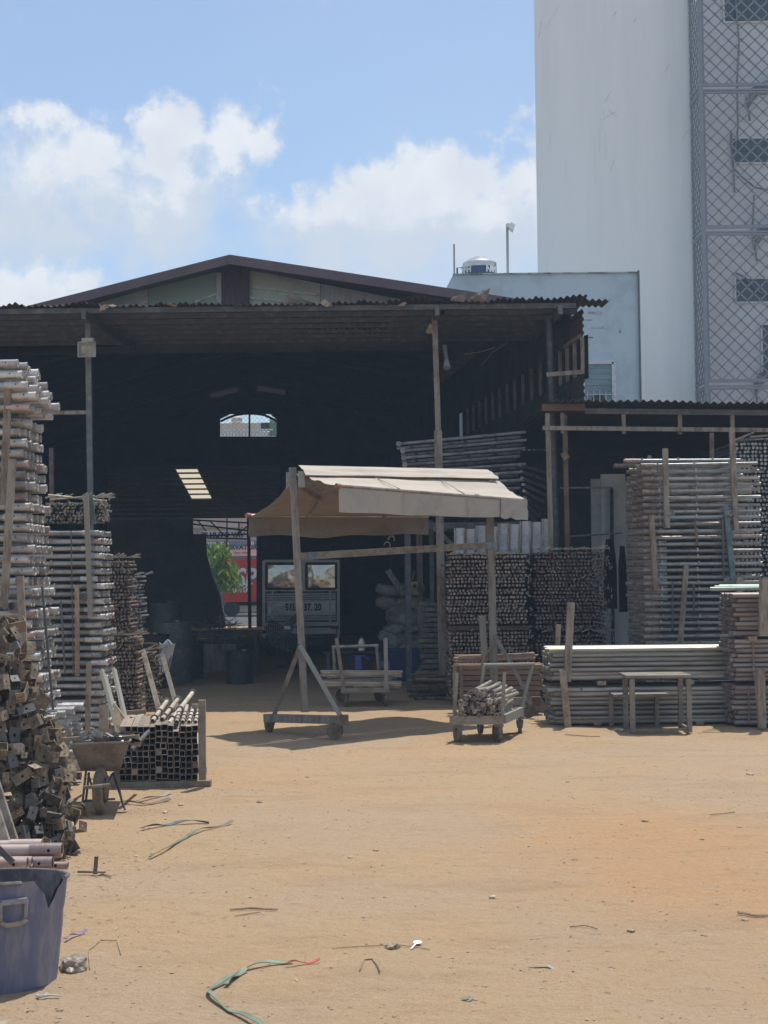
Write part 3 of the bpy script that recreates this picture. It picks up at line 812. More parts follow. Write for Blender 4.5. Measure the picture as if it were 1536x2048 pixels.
for i in range(4):
    z0, z1 = levels[i] + .12, levels[i + 1] - .14
    lattice(Vector((cx + .06, CD, 0)), Vector((1, 0, 0)), X2 - cx - .06, z0, z1, .375, .036, 'lattice')
    tt = Vector((xr + .03 - cx, TWD - .07 - CD, 0)); Ln = tt.length
    lattice(Vector((cx, CD + .02, 0)), tt / Ln, Ln, z0, z1, .34, .028, 'side_lattice')
    for z in (z0, z1): MB().bar((cx + .05, CD, z), (X2, CD, z), .035).build('lattice_frame', CAGE, cg)
    MB().bar((cx + .09, CD - .002, z0), (cx + .09, CD - .002, z1), .035, .035, Vector((0, 1, 0))).build('lattice_frame', CAGE, cg)

# ---------------------------------------------------------------- the street beyond the rear doorway
SD = 62.0
road = MB().box((-8, 67, -.046), (80, 34, .1)).build('road', mat('asphalt', (.10, .10, .098), .9, 0, None, .4, 5, 0, .1)); tag(road, kind='structure')
def board(name, label, px0, px1, py0, py1, d, m_):
    a, b_ = W(px0, py1, d), W(px1, py0, d)
    o = thing(name, label, 'sign', ((a.x + b_.x) / 2, d, a.z))
    MB().box(((a.x + b_.x) / 2, d, (a.z + b_.z) / 2), (b_.x - a.x, .12, b_.z - a.z)).build('panel', m_, o)
    return o, (a + b_) / 2
REDS = mat('red_sign', (.62, .055, .03), .6, 0, (.52, .05, .03), .4, 3, 0, 0)
INK = mat('black_ink', (.02, .02, .022), .7, 0, None, .3, 5, 0, 0)
CREAM = mat('cream_wall', (.62, .55, .44), .85, 0, (.55, .49, .39), .45, 1.5, 0, 0)
o = thing('red_truck', 'red box truck with white letters parked in the street beyond the doorway', 'truck', (X(500, SD), SD, 0))
a, b_ = W(446, 1204, SD), W(585, 1117, SD)
MB().box(((a.x + b_.x) / 2, SD + 1, (a.z + b_.z) / 2), (b_.x - a.x, 2, b_.z - a.z)).build('box_body', REDS, o)
text('SP', 1.05, W(490, 1157, SD - .03), FACE, WHITEP, 'letters', o, shear=.2, sx=.8, font_w=.03)
MB().bar(W(478, 1169, SD - .02), W(505, 1167, SD - .02), .03, .07).build('underline', WHITEP, o)
text('1900-100', .34, W(471, 1180, SD - .03), FACE, WHITEP, 'letters', o, font_w=.01)
MB().box(((a.x + b_.x) / 2, SD + 1, a.z - .08), (b_.x - a.x - .2, 1.2, .14)).build('chassis', BLACK, o)
for px in (462, 560): MB().cyl((X(px, SD), SD + .05, .33), (X(px, SD), SD + .3, .33), .33, 18).build('wheel', BLACK, o)
o, c = board('shop_sign', 'pale pink shop fascia high behind the rear doorway', 380, 540, 1036, 1056, SD + 4, mat('pink_fascia', (.55, .40, .34), .7, 0, (.6, .52, .45), .5, 2, 0, 0))
MB().box((c.x, SD + 4, c.z / 2 - .3), (6.5, .05, .6)).build('base', BLACK, o)
o, c = board('shop_sign', 'white shop sign with dark letters above the blue strip', 404, 540, 1060, 1080, SD + 3, mat('ivory_board', (.58, .55, .48), .7, 0, None, .3, 2, 0, 0))
text('TI HUTO VAV NIK', .30, W(460, 1070, SD + 2.9), FACE, INK, 'letters', o, font_w=.01)
o, c = board('shop_sign', 'narrow blue-grey sign strip with pale letters behind the doorway', 404, 540, 1081, 1097, SD + 2, mat('slate_board', (.16, .24, .31), .7, 0, None, .3, 2, 0, 0))
text('(080  TO          NI', .28, W(458, 1089, SD + 1.9), FACE, WHITEP, 'letters', o, font_w=.008)
o, c = board('shop_sign', 'small white hanging sign with green lettering behind the tree', 452, 540, 1092, 1112, SD + 1, WHITEP)
text('KORVATOR', .28, W(478, 1095, SD + .9), FACE, mat('green_ink', (.03, .16, .13), .7), 'letters', o, font_w=.012)
text('PHU TUNG', .12, W(484, 1106, SD + .9), FACE, INK, 'letters', o)
# cream shop behind
sh = thing('shop_building', 'cream shop building across the street seen through the openings', 'building', (-6, SD + 8, 0))
MB().box((-6.2, SD + 11, 4.2), (9, 6, 8.4)).build('wall', CREAM, sh)
MB().box((-6.2, SD + 7.96, 1.6), (7.5, .06, 2.6)).build('shopfront', mat('shop_shutter', (.22, .22, .18), .6, .1, (.2, .19, .17), .5, 3, 0, 0), sh)
MB().box((-6.2, SD + 7.4, 4.3), (9.2, 1.2, .12)).build('canopy', CREAM, sh)
zr = Z(846, SD + 8, 490)
MB().box((X(470, SD + 8, 850), SD + 8.2, zr / 2 + 3), (2.4, .3, zr - 6)).build('parapet', CREAM, sh)
MB().box((X(528, SD + 8, 850), SD + 8.2, Z(853, SD + 8, 528)), (.62, .2, .38)).build('dark_panel', BLACK, sh)
MB().box((X(548, SD + 8, 850), SD + 8.0, Z(856, SD + 8, 540)), (.4, .2, .9)).build('green_board', mat('lime_board', (.35, .45, .14), .7, 0, (.1, .22, .2), .5, 1.2, 0, 0), sh)
nb = 0
for i in range(15):
    px = 443 + i * 6.4
    MB().box((X(px, SD + 7.6, 866), SD + 7.5, Z(867, SD + 7.6, px)), (.09, .08, .28)).build('baluster', WHITEP, sh)
MB().box((X(490, SD + 7.6, 860), SD + 7.5, Z(860, SD + 7.6, 490)), (2.6, .1, .06)).build('balcony_rail', WHITEP, sh)
MB().box((X(490, SD + 7.6, 860), SD + 7.5, Z(876, SD + 7.6, 490)), (2.8, .3, .12)).build('balcony_slab', WHITEP, sh)
tk = thing('roof_tank', 'small steel tank lying on the far cream roof', 'water tank', (X(474, SD + 9, 838), SD + 9, zr))
p = W(474, 841, SD + 9); MB().cyl(p - Vector((.25, 0, 0)), p + Vector((.25, 0, 0)), .2, 16).build('drum', STEEL, tk); MB().box((p.x, p.y, p.z - .28), (.4, .3, .2)).build('cradle', GREYST, tk)
# street tree
tr_ = thing('street_tree', 'bright green leafy street tree seen through the rear doorway', 'tree', (X(440, 57), 57, 0))
trp = Vector((X(432, 57), 57, 0))
MB().path([trp, trp + Vector((.05, 0, 1.2)), trp + Vector((.2, 0, 2.2)), trp + Vector((.35, .1, 3.0))], [.12, .1, .07, .03], 7).build('trunk', mat('bark', (.13, .10, .075), .9, 0, None, .5, 8, 0, .3), tr_)
LEAF = mat('fresh_leaf', (.26, .36, .07), .6, 0, (.09, .16, .03), .5, 3, 0, 0, trans=.45)
rl = random.Random(11); mb = MB()
for _ in range(1700):
    py = rl.uniform(1092, 1182); cx_ = 436 + (py - 1092) * .24; px = rl.gauss(cx_, 10 + 7 * math.sin((py - 1092) / 29))
    if abs(px - cx_) > 30 or noise.noise(Vector((px * .07, py * .07, 2))) < -.28: continue
    c = W(px, py, 57 + rl.gauss(0, .45)); a = rl.uniform(0, 6.3); L_ = rl.uniform(.08, .2); dv = Vector((math.cos(a) * .7, rl.uniform(-.6, .6), -.9 + math.sin(a) * .5)).normalized() * L_
    sv = dv.cross(Vector((rl.uniform(-1, 1), rl.uniform(-1, 1), rl.uniform(-1, 1)))).normalized() * L_ * .28
    mb.add([c - dv, c + sv, c + dv, c - sv], [(0, 1, 2, 3)])
mb.build('crown', LEAF, tr_, smooth=False)

# ================================================================ stacks of scaffolding
HOLE = mat('pin_hole', (.012, .012, .012), .9, 0, None, .3, 5, 0, 0)
def frame_proto(sgn, L=1.62):
    W2 = .36 if sgn > 0 else .80
    if sgn < 0: L = 1.40
    """welded scaffold frame lying flat: free ends at x = 0, the rest runs towards -sgn"""
    root = thing('scaffold_frame', 'galvanised scaffold frame', 'scaffold frame')
    for k, y in enumerate((0.0, W2)):
        leg = MB().cyl((-sgn * .10, y, 0), (-sgn * L, y, 0), .0245 if sgn > 0 else .0215, 10, hollow=.018).build('leg', GALV2, root, local=True)
        so = MB().cyl((0, y, 0), (-sgn * .17, y, 0), .0295 if sgn > 0 else .0265, 10, hollow=.0205, deep=.09)
        so.cyl((sgn * .001, y, 0), (-sgn * .012, y, 0), .0312 if sgn > 0 else .028, 10, hollow=.0205, deep=.01)
        so = so.build('socket', REDEND if sgn > 0 else BRNEND, leg, local=True)
    for q in ((.52, 1.0, 1.42) if sgn > 0 else (.20, .64, 1.06)):
        MB().bar((-sgn * q, -.033, .012), (-sgn * q - .004, W2 + .03, .012), .02, .042).build('crossbar', GALV2, root, local=True)
    return root
def pinholes(root, sgn):
    for leg in root.children:
        if leg.name.startswith('leg'):
            MB().cyl((-sgn * .085, -.0298, .006), (-sgn * .085, -.0255, .006), .0055, 8).build('pin_hole', HOLE, leg, local=True); break
first = {}
BRNEND = mat('rust_socket', (.33, .285, .25), .55, .2, (.22, .165, .135), .5, 12, .25, .15)
def frame_stack(sgn, xe, d, z0, n, pitch, label, group, per=3, dy=.115, tilt=0.0, sd=1):
    rnd = random.Random(sd)
    if sgn not in first:
        first[sgn] = frame_proto(sgn); pinholes(first[sgn], sgn); first[(sgn, 'u')] = False
    for i in range(n):
        for k in range(per):
            z = z0 + i * pitch
            if not first[(sgn, 'u')]: o = first[sgn]; first[(sgn, 'u')] = True
            else: o = copy_tree(first[sgn])
            al, js = (.018, .014) if sgn > 0 else (.004, .007)
            o.location = (xe(z) + (al if i % 2 else -al) + rnd.gauss(0, js), d(z) + k * dy + rnd.gauss(0, .006), z + rnd.uniform(-.006, .006))
            o.rotation_euler = (0, rnd.gauss(0, .004) + tilt, rnd.gauss(0, .006))
            tag(o, ('front', 'second', 'rear')[k] + ' ' + label + ', ' + nth(n - 1 - i) + ' layer from the top', 'scaffold frame', group)
xl1 = lambda z: (X(88, 11) if z < .5 else X(80, 11) if z < 1.0 else X(70, 11) if z < 1.45 else X(56, 11) + (2.2 - z) * .06 if z < 2.82 else X(66, 10.9))
frame_stack(1, xl1, lambda z: 11.0, .06, 36, .0785, 'scaffold frame in the tall leftmost stack', 'scaffold frames in the tall leftmost stack', sd=2)
frame_stack(1, lambda z: X(62, 10.9) + (.02 if z < 3.1 else -.06), lambda z: 10.85, .06 + 36 * .0785 + .01, 5, .0785, 'scaffold frame jutting atop the leftmost stack', 'scaffold frames jutting from the top of the leftmost stack', sd=3, dy=.16)
frame_stack(1, lambda z: X(200, 15.6) + (.03 if z < 1.4 else 0), lambda z: 15.6, .06, 27, .079, 'scaffold frame in the second stack from left', 'scaffold frames in the second stack from the left', sd=4)
frame_stack(1, lambda z: X(138, 11.7), lambda z: 11.75, .05, 8, .08, 'scaffold frame in the low stack behind the wheelbarrow', 'scaffold frames low behind the wheelbarrow', per=2, sd=5)
frame_stack(-1, lambda z: X(1288, 17.9), lambda z: 17.9, .10, 37, .0785, 'scaffold frame in the tall right-hand stack', 'scaffold frames in the tall right-hand stack', per=2, dy=.4, sd=6)
frame_stack(-1, lambda z: X(1272, 17.9) - .05, lambda z: 18.2, .10 + 37 * .0785, 1, .078, 'loose scaffold frame topping the right-hand stack', 'scaffold frames topping the right-hand stack', per=2, sd=7)

# ---------------------------------------------------------------- bundled braces seen end-on
def braces(label, group, px0, px1, py0, py1, d, depth, pitch, m_, sd, pins=40, pm=None, wob=.004, lm=None):
    rnd = random.Random(sd)
    x0, x1 = X(px0, d, py0), X(px1, d, py0)
    z1, z0 = Z(py0, d, px0), max(.05, Z(py1, d, px0))
    root = thing('brace_bundle', label, 'brace bundle', ((x0 + x1) / 2, d, z0), group=group)
    mb = MB(); lip = MB(); nxx = int((x1 - x0) / pitch); nz = int((z1 - z0) / pitch)
    for j in range(nz):
        sag = rnd.gauss(0, wob); bow = rnd.gauss(0, .012)
        for i in range(nxx):
            x = x0 + (i + .5) * pitch + rnd.gauss(0, wob) + bow; z = z0 + (j + .5) * pitch + sag + rnd.gauss(0, wob * .7)
            y = d + rnd.gauss(0, .018)
            mb.cyl((x, y, z), (x + rnd.gauss(0, .012), d + depth, z), pitch * .37, 6, hollow=pitch * .22, deep=.05)
            # pale ring on every tube end: worn metal, with highlights painted into its colour
            lip.cyl((x, y - .004, z), (x, y + .012, z), pitch * .385, 6, hollow=pitch * .22, deep=.01)
    mb.build('brace_tubes', m_, root, smooth=False)['kind'] = 'stuff'
    lip.build('tube_lips', lm or LIPB, root, smooth=False)['kind'] = 'stuff'
    mb = MB()
    for _ in range(pins):
        edge = rnd.random()
        x = rnd.uniform(x0, x1) if edge < .6 else (x1 + rnd.uniform(-.02, .03))
        z = rnd.uniform(z0, z1)
        a = rnd.gauss(1.57, .5); L_ = rnd.uniform(.02, .055)
        p = Vector((x, d - .03 - rnd.random() * .03, z)); v = Vector((math.cos(a), rnd.uniform(-.5, .1), math.sin(a))) * L_
        mb.bar(p, p + v, .005, .009)
    for _ in range(int(pins * .5)):
        x = rnd.uniform(x0, x1); p = Vector((x, d + rnd.uniform(-.03, .3), z1 + .006)); a = rnd.uniform(-.4, .4)
        mb.bar(p, p + Vector((math.cos(a) * .09, math.sin(a) * .12, rnd.uniform(0, .05))), .012, .012)
    mb.build('loose_pins', pm or GREYST, root, smooth=False)['kind'] = 'stuff'
    return root
LIPB = mat('worn_lit_lip', (.43, .355, .285), .5, .3, (.17, .13, .10), .5, 14, .1, .2)
LIPR = mat('worn_lit_red_lip', (.29, .215, .195), .55, .3, (.10, .075, .07), .5, 14, .1, .2)
LIPG = mat('worn_lit_grey_lip', (.40, .40, .39), .45, .5, (.2, .2, .2), .45, 14, .1, .2)
TANP = mat('bright_pin', (.42, .37, .29), .5, .3, (.3, .25, .19), .4, 20, .1, .1)
braces('upper brown bundle of brace tubes end-on, right of the awning post', None, 893, 1056, 1110, 1250, 19.0, 1.3, .046, RUSTY, 1, 60, TANP)
braces('lower brown bundle of brace tubes end-on behind the plank trolley', None, 897, 1060, 1262, 1412, 18.95, 1.3, .046, RUSTY, 2, 50, TANP)
braces('dark reddish tall bundle of brace tubes beside the white panels', None, 1068, 1216, 1100, 1262, 19.1, 1.3, .0455, RUSTY2, 3, 60, TANP, .004, LIPR)
braces('dark reddish lower bundle of brace tubes behind the long pipes', None, 1072, 1222, 1266, 1410, 19.1, 1.3, .0455, RUSTY2, 4, 30, TANP, .004, LIPR)
braces('grey bundle of brace tubes high at the right edge', None, 1462, 1640, 880, 1160, 19.2, 1.2, .052, GREYST, 5, 70, GALV, .004, LIPG)
braces('grey lower brace bundle hidden behind the right pipes', None, 1466, 1640, 1166, 1400, 19.2, 1.2, .052, GREYST, 15, 30, GALV, .004, LIPG)
braces('tangled brace bundle lying on top of the second left stack', None, 88, 214, 996, 1048, 15.9, .3, .036, GREYST, 6, 60, TANP, .007)
braces('tall brace bundle right of the second left stack, upper half', None, 217, 262, 1116, 1265, 16.7, .4, .040, RUSTY, 7, 36, TANP, .004)
braces('tall brace bundle right of the second left stack, lower half', None, 219, 284, 1271, 1440, 16.6, .4, .040, RUSTY, 8, 60, TANP, .004)
braces('grey brace bundle standing further back at left', None, 264, 289, 1150, 1262, 18.4, .3, .042, GREYST, 9, 12, GALV, .004, LIPG)
braces('dark brace bundle leaning under the inclined board', None, 287, 322, 1300, 1425, 17.8, .3, .042, RUSTY, 10, 24, GALV)
def board_(name, label, cat, pts, m_, w, h=None, group=None, up=None, rnd=False):
    a, b_ = pts
    o = thing(name, label, cat, a if a[2] < b_[2] else b_, group=group)
    mb = MB()
    if rnd: mb.cyl(a, b_, w / 2, 10, hollow=w * .36)
    else: mb.bar(a, b_, w, h or w, up or Vector((0, 1, 0)))
    mb.build('shaft', m_, o)
    return o
board_('timber_plank', 'dark red plank between the two brown brace bundles', 'plank', (W(895, 1256, 18.97), W(1058, 1256, 18.97)), mat('red_plank', (.12, .065, .05), .85, 0, None, .4, 6, 0, .2), .05, .055)

# ---------------------------------------------------------------- long pipes on the right
PIPE = mat('long_pipe', (.37, .355, .325), .42, .3, (.26, .215, .165), .45, 3, .22, .12, stretch=(.4, 3, 3))
PIPE2 = mat('reddish_pipe', (.30, .265, .245), .5, .25, (.22, .165, .14), .45, 3, .25, .12, stretch=(.4, 3, 3), hue=((.27, .17, .16), .2))
def pipes(label, group, x0, x1, d, ny, z0, nz, r, m_, sd, ind_top=True, jit=.02):
    rnd = random.Random(sd)
    me = [MB().cyl((0, 0, 0), (x1 - x0, 0, 0), r * (.95 if q else 1), 10, hollow=r * .82, deep=.05).mesh('pipe', m_) for q in (0, 1)]
    inner = MB()
    for j in range(nz):
        for i in range(ny):
            x = x0 + rnd.gauss(0, jit); y = d + i * 2.04 * r + rnd.gauss(0, .003) + (r if j % 2 else 0) * .5; z = z0 + r + j * 2.02 * r
            if i == 0 or (j == nz - 1 and ind_top):
                o = mobj('pipe', me[rnd.random() < .4]); o.location = (x, y + rnd.gauss(0, .003), z + (rnd.gauss(0, .003)))
                o.rotation_euler = (0, rnd.gauss(0, .0012), rnd.gauss(0, .0012))
                tag(o, (nth(nz - 1 - j) + ' pipe from the top on the front of ' if i == 0 else nth(i) + ' pipe behind the front one atop ') + label, 'pipe', group)
            else:
                inner.cyl((x, y, z), (x1 - .2, y, z), r * .98, 7, hollow=r * .8, deep=.04)
    o = inner.build('pipe_bundle', m_); tag(o, 'inner pipes of the bundle: ' + group, 'pipes', None, 'stuff')
pd = 16.3
xa = X(1101, pd, 1360)
pipes('the upper bundle behind the bench', 'pipes of the upper bundle behind the bench', xa, 4.4, pd, 15, Z(1360, pd, 1250), 7, .0245, PIPE, 1)
pipes('the lowest bundle behind the bench', 'pipes of the lowest bundle behind the bench', xa + .01, 4.35, pd - .03, 15, Z(1447, pd, 1250), 8, .0245, PIPE, 2)
pe = 15.85
xb = X(1466, pe, 1300)
pipes('the bottom bundle at right edge', 'pipes of the bottom bundle at the right edge', xb, 6.2, pe, 14, Z(1449, pe, 1500), 8, .0255, PIPE2, 3)
pipes('the middle bundle at right edge', 'pipes of the middle bundle at the right edge', xb + .01, 6.2, pe, 14, Z(1363, pe, 1500), 9, .0245, PIPE2, 4)
pipes('the reddish bundle at right edge', 'pipes of the top bundle at the right edge', xb + .02, 6.2, pe, 14, Z(1271, pe, 1500), 9, .0245, PIPE2, 5)
GRN = mat('green_pipe', (.33, .40, .35), .45, .2, (.12, .25, .19), .3, 4, .1, .1)
for i, (px, py) in enumerate(((1420, 1178), (1429, 1175), (1438, 1173), (1448, 1177))):
    a = W(px, py, pe + .12 * i + .05)
    board_('pipe', nth(i) + ' pale green-tipped pipe from the left on the right-edge bundles', 'pipe', (a, a + Vector((2.2, 0, 0))), GRN, .045, group='green pipes topping the right-hand bundle', rnd=True)
# timber spacers under the bundles
for (x, d, z, w_) in ((xa + .55, pd, Z(1365, pd, 1250), .5), (xa + 1.5, pd, Z(1365, pd, 1250), .5), (xb + .2, pe, Z(1277, pe, 1500), .5), (xb + .6, pe, Z(1366, pe, 1500), .5), (xa + .5, pd, .03, .5), (xa + 1.6, pd, .03, .5), (xb + .5, pe, .03, .5)):
    o = MB().box((x, d + .28, z), (.09, .66, .045)).build('timber_spacer', WOOD)
    tag(o, 'short timber spacer wedged under a pipe bundle on the right', 'spacer', 'timber spacers under the right-hand pipe bundles')
# flat steel straps round the lower bundles
for (px, d, p0, p1, lb) in ((1163, pd - .033, 1375, 1447, 'thin strap hanging on the lowest pipe bundle'), (1506, pe - .03, 1283, 1360, 'thin strap round the middle right-edge bundle'), (1497, pe - .03, 1372, 1447, 'thin strap round the bottom right-edge bundle')):
    a, b_ = W(px, p0, d), W(px + 2, p1, d)
    o = MB().bar(a, b_, .02, .006, Vector((0, 1, 0))).build('strap', RUSTY); tag(o, lb, 'strap')

# uprights and poles leaning on the stacks
UP = [
 ('timber post standing before the upper long pipes, green stain on top', (1142, 1205), (1134, 1363), 16.15, .075, OLDW),
 ('short leaning timber stake before the lowest long pipes', (1125, 1340), (1136, 1456), 16.1, .07, WOOD),
 ('short timber stake rising behind the long pipes', (1117, 1249), (1113, 1320), 17.2, .055, WOOD),
 ('broad timber stake at the right edge before the top bundle', (1530, 1158), (1528, 1272), 15.7, .10, OLDW),
 ('timber stake at the right edge before the bottom bundle', (1521, 1338), (1524, 1455), 15.65, .075, OLDW),
 ('thin timber stake beside the right-edge bottom stake', (1512, 1345), (1519, 1450), 15.7, .035, WOOD),
 ('pale stake hung on the right-hand frame stack, left one', (1330, 897), (1334, 1056), 17.8, .062, OLDW),
 ('tall pale stake rising above the right-hand frame stack', (1463, 855), (1472, 1060), 17.8, .06, OLDW),
 ('brown stake standing behind the right-hand frame stack', (1423, 866), (1424, 940), 18.9, .05, mat('brown_stake', (.18, .13, .11), .85)),
 ('stake leaning on the left of the right-hand frame stack', (1302, 1030), (1308, 1110), 17.8, .06, OLDW),
 ('rust-brown stake low on the left of the right-hand frame stack', (1306, 1106), (1313, 1180), 17.8, .055, mat('rust_stake', (.22, .15, .12), .85, 0, (.3, .25, .2), .5, 9)),
 ('blue-green stake on the right of the right-hand frame stack', (1451, 1012), (1467, 1170), 17.8, .06, mat('bluegreen_stake', (.14, .20, .21), .7)),
 ('slim slanting pole low on the right-hand frame stack', (1373, 1128), (1360, 1294), 17.75, .055, OLDW),
 ('thin dark rod on the right-hand frame stack', (1389, 1040), (1395, 1090), 17.8, .02, RUSTY),
 ('thin rod low in the middle of the right-hand frame stack', (1345, 1165), (1345, 1262), 17.8, .022, DARKST),
 ('thin short rod low right of the slanting pole', (1387, 1168), (1388, 1222), 17.8, .022, DARKST),
 ('thin dark rod right of the middle on the right-hand frame stack', (1445, 1035), (1447, 1155), 17.8, .022, DARKST),
 ('pale stub rising behind the right-hand frame stack', (1299, 911), (1300, 930), 18.4, .045, OLDW),
 ('pale short stake low at the right of the right-hand frames', (1479, 1155), (1480, 1185), 16.9, .05, WOOD),
]
for (lb, a, b_, d, w_, m_) in UP:
    board_('stake', lb, 'stake', (W(*b_, d), W(*a, d)), m_, w_)
for (lb, px, py, d) in (('pipe clamp on the left pale stake of the right-hand stack', 1343, 1026, 17.76), ('pipe clamp on the tall stake of the right-hand stack', 1461, 1026, 17.76), ('pipe clamp low on the right-hand frame stack', 1322, 1160, 17.76), ('pipe clamp at the foot of the blue-green stake', 1459, 1160, 17.76), ('pipe clamp on the green pole of the second left stack', 168, 1192, 15.5), ('pipe clamp beside the brackets on the tall left stack', 26, 1213, 10.9)):
    c = W(px, py, d); mb = MB(); n = 12
    mb.cyl(c + Vector((0, -.03, 0)), c + Vector((0, .03, 0)), .035, 12, hollow=.026, deep=.029)
    mb.box(c + Vector((-.04, .01, 0)), (.05, .05, .045))
    tag(mb.build('pipe_clamp', GREYST), lb, 'clamp')
LP = [
 ('long pale stake against the tall leftmost stack', (18, 760), (6, 1010), 10.85, .050, OLDW),
 ('long grey stake slanting down the tall leftmost stack', (25, 918), (8, 1215), 10.82, .052, OLDW),
 ('grey stake against the lower part of the leftmost stack', (40, 1152), (50, 1345), 10.8, .05, OLDW),
 ('thin dark strap down the ends of the leftmost stack', (84, 1172), (106, 1420), 10.95, .016, DARKST),
 ('green-grey pole leaning on the second left stack', (172, 988), (181, 1232), 15.5, .05, GREENST),
 ('green pole behind the leaning pole of the second left stack', (181, 988), (187, 1048), 15.6, .045, mat('green_pole', (.15, .23, .19), .6)),
 ('drilled flat bar upright on the second left stack', (154, 1170), (155, 1352), 15.45, .045, WOOD),
 ('drilled stake low on the second left stack', (178, 1325), (175, 1475), 15.4, .05, OLDW),
 ('thin dark rod on the second left stack', (122, 1202), (130, 1345), 15.5, .02, DARKST),
 ('thin bent rod hanging down the second left stack', (142, 1062), (147, 1350), 15.5, .012, DARKST),
]
for (lb, a, b_, d, w_, m_) in LP:
    board_('stake', lb, 'stake', (W(*b_, d), W(*a, d)), m_, w_, w_ * .7)
# light rods thrown on top of the left brace bundle
for i, (a, b_) in enumerate((((96, 990), (145, 995)), ((90, 996), (120, 989)), ((100, 1000), (190, 992)), ((150, 996), (214, 1002)), ((186, 998), (213, 1009)))):
    board_('loose_rod', 'pale rod thrown on top of the second left stack', 'rod', (W(*a, 15.85 + .1 * i), W(*b_, 15.9 + .1 * i)), TANP, .02, rnd=True, group='rods thrown on the second left stack')
# loose tube ends on top of the right edge bundle
for i, (a, b_) in enumerate((((1467, 881), (1507, 865)), ((1500, 874), (1545, 870)), ((1496, 880), (1545, 877)), ((1470, 884), (1512, 880)))):
    board_('loose_rod', 'pale tube thrown on top of the grey right-edge bundle', 'rod', (W(*a, 19.15 + .1 * i), W(*b_, 19.2 + .1 * i)), GALV, .032, rnd=True, group='tubes on the grey right-edge bundle')

# ---------------------------------------------------------------- shelf with folded frames above the white sheets
SHEET = mat('silver_sheet', (.56, .575, .59), .5, .3, (.42, .43, .44), .45, 5, .15, .6, bscale=9)
for i in range(9):
    px0 = 908 + i * 22; px1 = px0 + 20.5
    top = 1056 - i * 2.3 + (4 if i % 2 else 0); d = 20.0 + (i % 2) * .03
    a, b_ = W(px0, 1108, d), W(px1, top, d)
    o = thing('formwork_panel', 'ribbed silver formwork panel above the brown braces, ' + nth(i) + ' from the left', 'panel', (a.x, d, a.z), group='silver formwork panels above the brown braces')
    MB().box(((a.x + b_.x) / 2, d, (a.z + b_.z) / 2), (b_.x - a.x - .006, .03, b_.z - a.z), rz=0).build('sheet', SHEET, o)
    for q in (.08, .92): MB().bar((a.x + (b_.x - a.x) * q, d - .03, a.z), (a.x + (b_.x - a.x) * q + .012, d - .03, b_.z), .018, .03, Vector((0, 1, 0))).build('rib', GALV, o)
    MB().box(((a.x + b_.x) / 2, d + .3, .5 + a.z / 2 - .5), (b_.x - a.x - .01, .5, a.z - .04)).build('base_block', BLACK, o)
# old ladder-like frames stacked on a rack
rack = thing('rack', 'dark steel rack carrying old frames behind the awning', 'rack', (1.0, 21.5, 0))
zz = Z(1052, 21.5, 950)
for px in (815, 1085):
    for d in (21.2, 22.6): MB().bar((X(px, 21.5, 1052), d, 0), (X(px, 21.5, 1052), d, zz), .07, .07, Vector((0, 1, 0))).build('leg', DARKST, rack)
for d in (21.2, 22.6): MB().bar((X(800, 21.5, 1052), d, zz), (X(1095, 21.5, 1052), d, zz), .06, .09).build('beam', DARKST, rack)
rf = random.Random(4)
FRG = mat('old_frame_steel', (.31, .315, .315), .5, .35, (.19, .18, .17), .45, 6, .25, .15)
for i in range(11):
    pyl = 888 + i * 14.0; pyr = pyl - 24 + i * 2.0
    pxl = 795 + rf.uniform(-4, 10) + i * 1.2; pxr = (1058 if i < 2 else 1046) + rf.uniform(-8, 8)
    d = 21.3 + rf.uniform(-.03, .03)
    a, b_ = W(pxl, pyl, d), W(pxr, pyr, d)
    o = thing('old_frame', 'old grey ladder frame on the rack behind the awning, ' + nth(i) + ' from the top', 'scaffold frame', a, group='old grey frames on the rack')
    e = Vector((0, .75, .0))
    for (p, q_) in ((a, b_), (a + e, b_ + e)): MB().cyl(p, q_, .022, 8, hollow=.016).build('rail', FRG, o)
    for t_ in (.08, .3, .5, .72, .93):
        p = a + (b_ - a) * (t_ + rf.uniform(-.02, .02)); MB().cyl(p, p + e + Vector((.12, 0, 0)), .014, 6).build('rung', FRG, o)
    MB().cyl(a + Vector((.02, -.03, 0)), a + Vector((.02, .03, 0)), .04, 8, hollow=.025).build('hook', FRG, o)
for i in range(8):
    a, b_ = W(1040 + i * 2, 930 + i * 13, 21.0), W(1100 - i * 3.5, 948 + i * 14, 21.6)
    o = board_('steel_channel', 'slanting thin bar left of the lean-to post, ' + nth(i) + ' from the top', 'bar', (a, b_), FRG, .035, .05, group='fan of slanting bars beside the lean-to post')

# ---------------------------------------------------------------- heap of channel brackets, left foreground
def plate(mb, w, h, th, hole, M):
    o8 = [(-w/2, -h/2), (0, -h/2), (w/2, -h/2), (w/2, 0), (w/2, h/2), (0, h/2), (-w/2, h/2), (-w/2, 0)]
    i8 = [(hole * math.cos(R(225 + 45 * k)), hole * math.sin(R(225 + 45 * k))) for k in range(8)]
    vs = [M @ Vector((x, y, z)) for y in (-th/2, th/2) for (x, z) in o8 + i8]
    fs = []
    for k in range(8):
        j = (k + 1) % 8
        fs += [(k, j, 8 + j, 8 + k), (16 + j, 16 + k, 24 + k, 24 + j), (j, k, 16 + k, 16 + j), (8 + k, 8 + j, 24 + j, 24 + k)]
    mb.add(vs, fs)
def bracket_mesh(w, h, fl, splay):
    mb = MB()
    plate(mb, w, h, .004, .011, Matrix.Identity(4))
    for s in (-1, 1):
        Mx = Matrix.Translation((s * (w/2 - .001), 0, 0)) @ Matrix.Rotation(R(90 - s * 0) + s * splay, 4, 'Z') @ Matrix.Translation((fl/2, 0, 0))
        plate(mb, fl, h * .98, .004, .008, Mx)
    return mb.mesh('bracket', BRK, smooth=False)
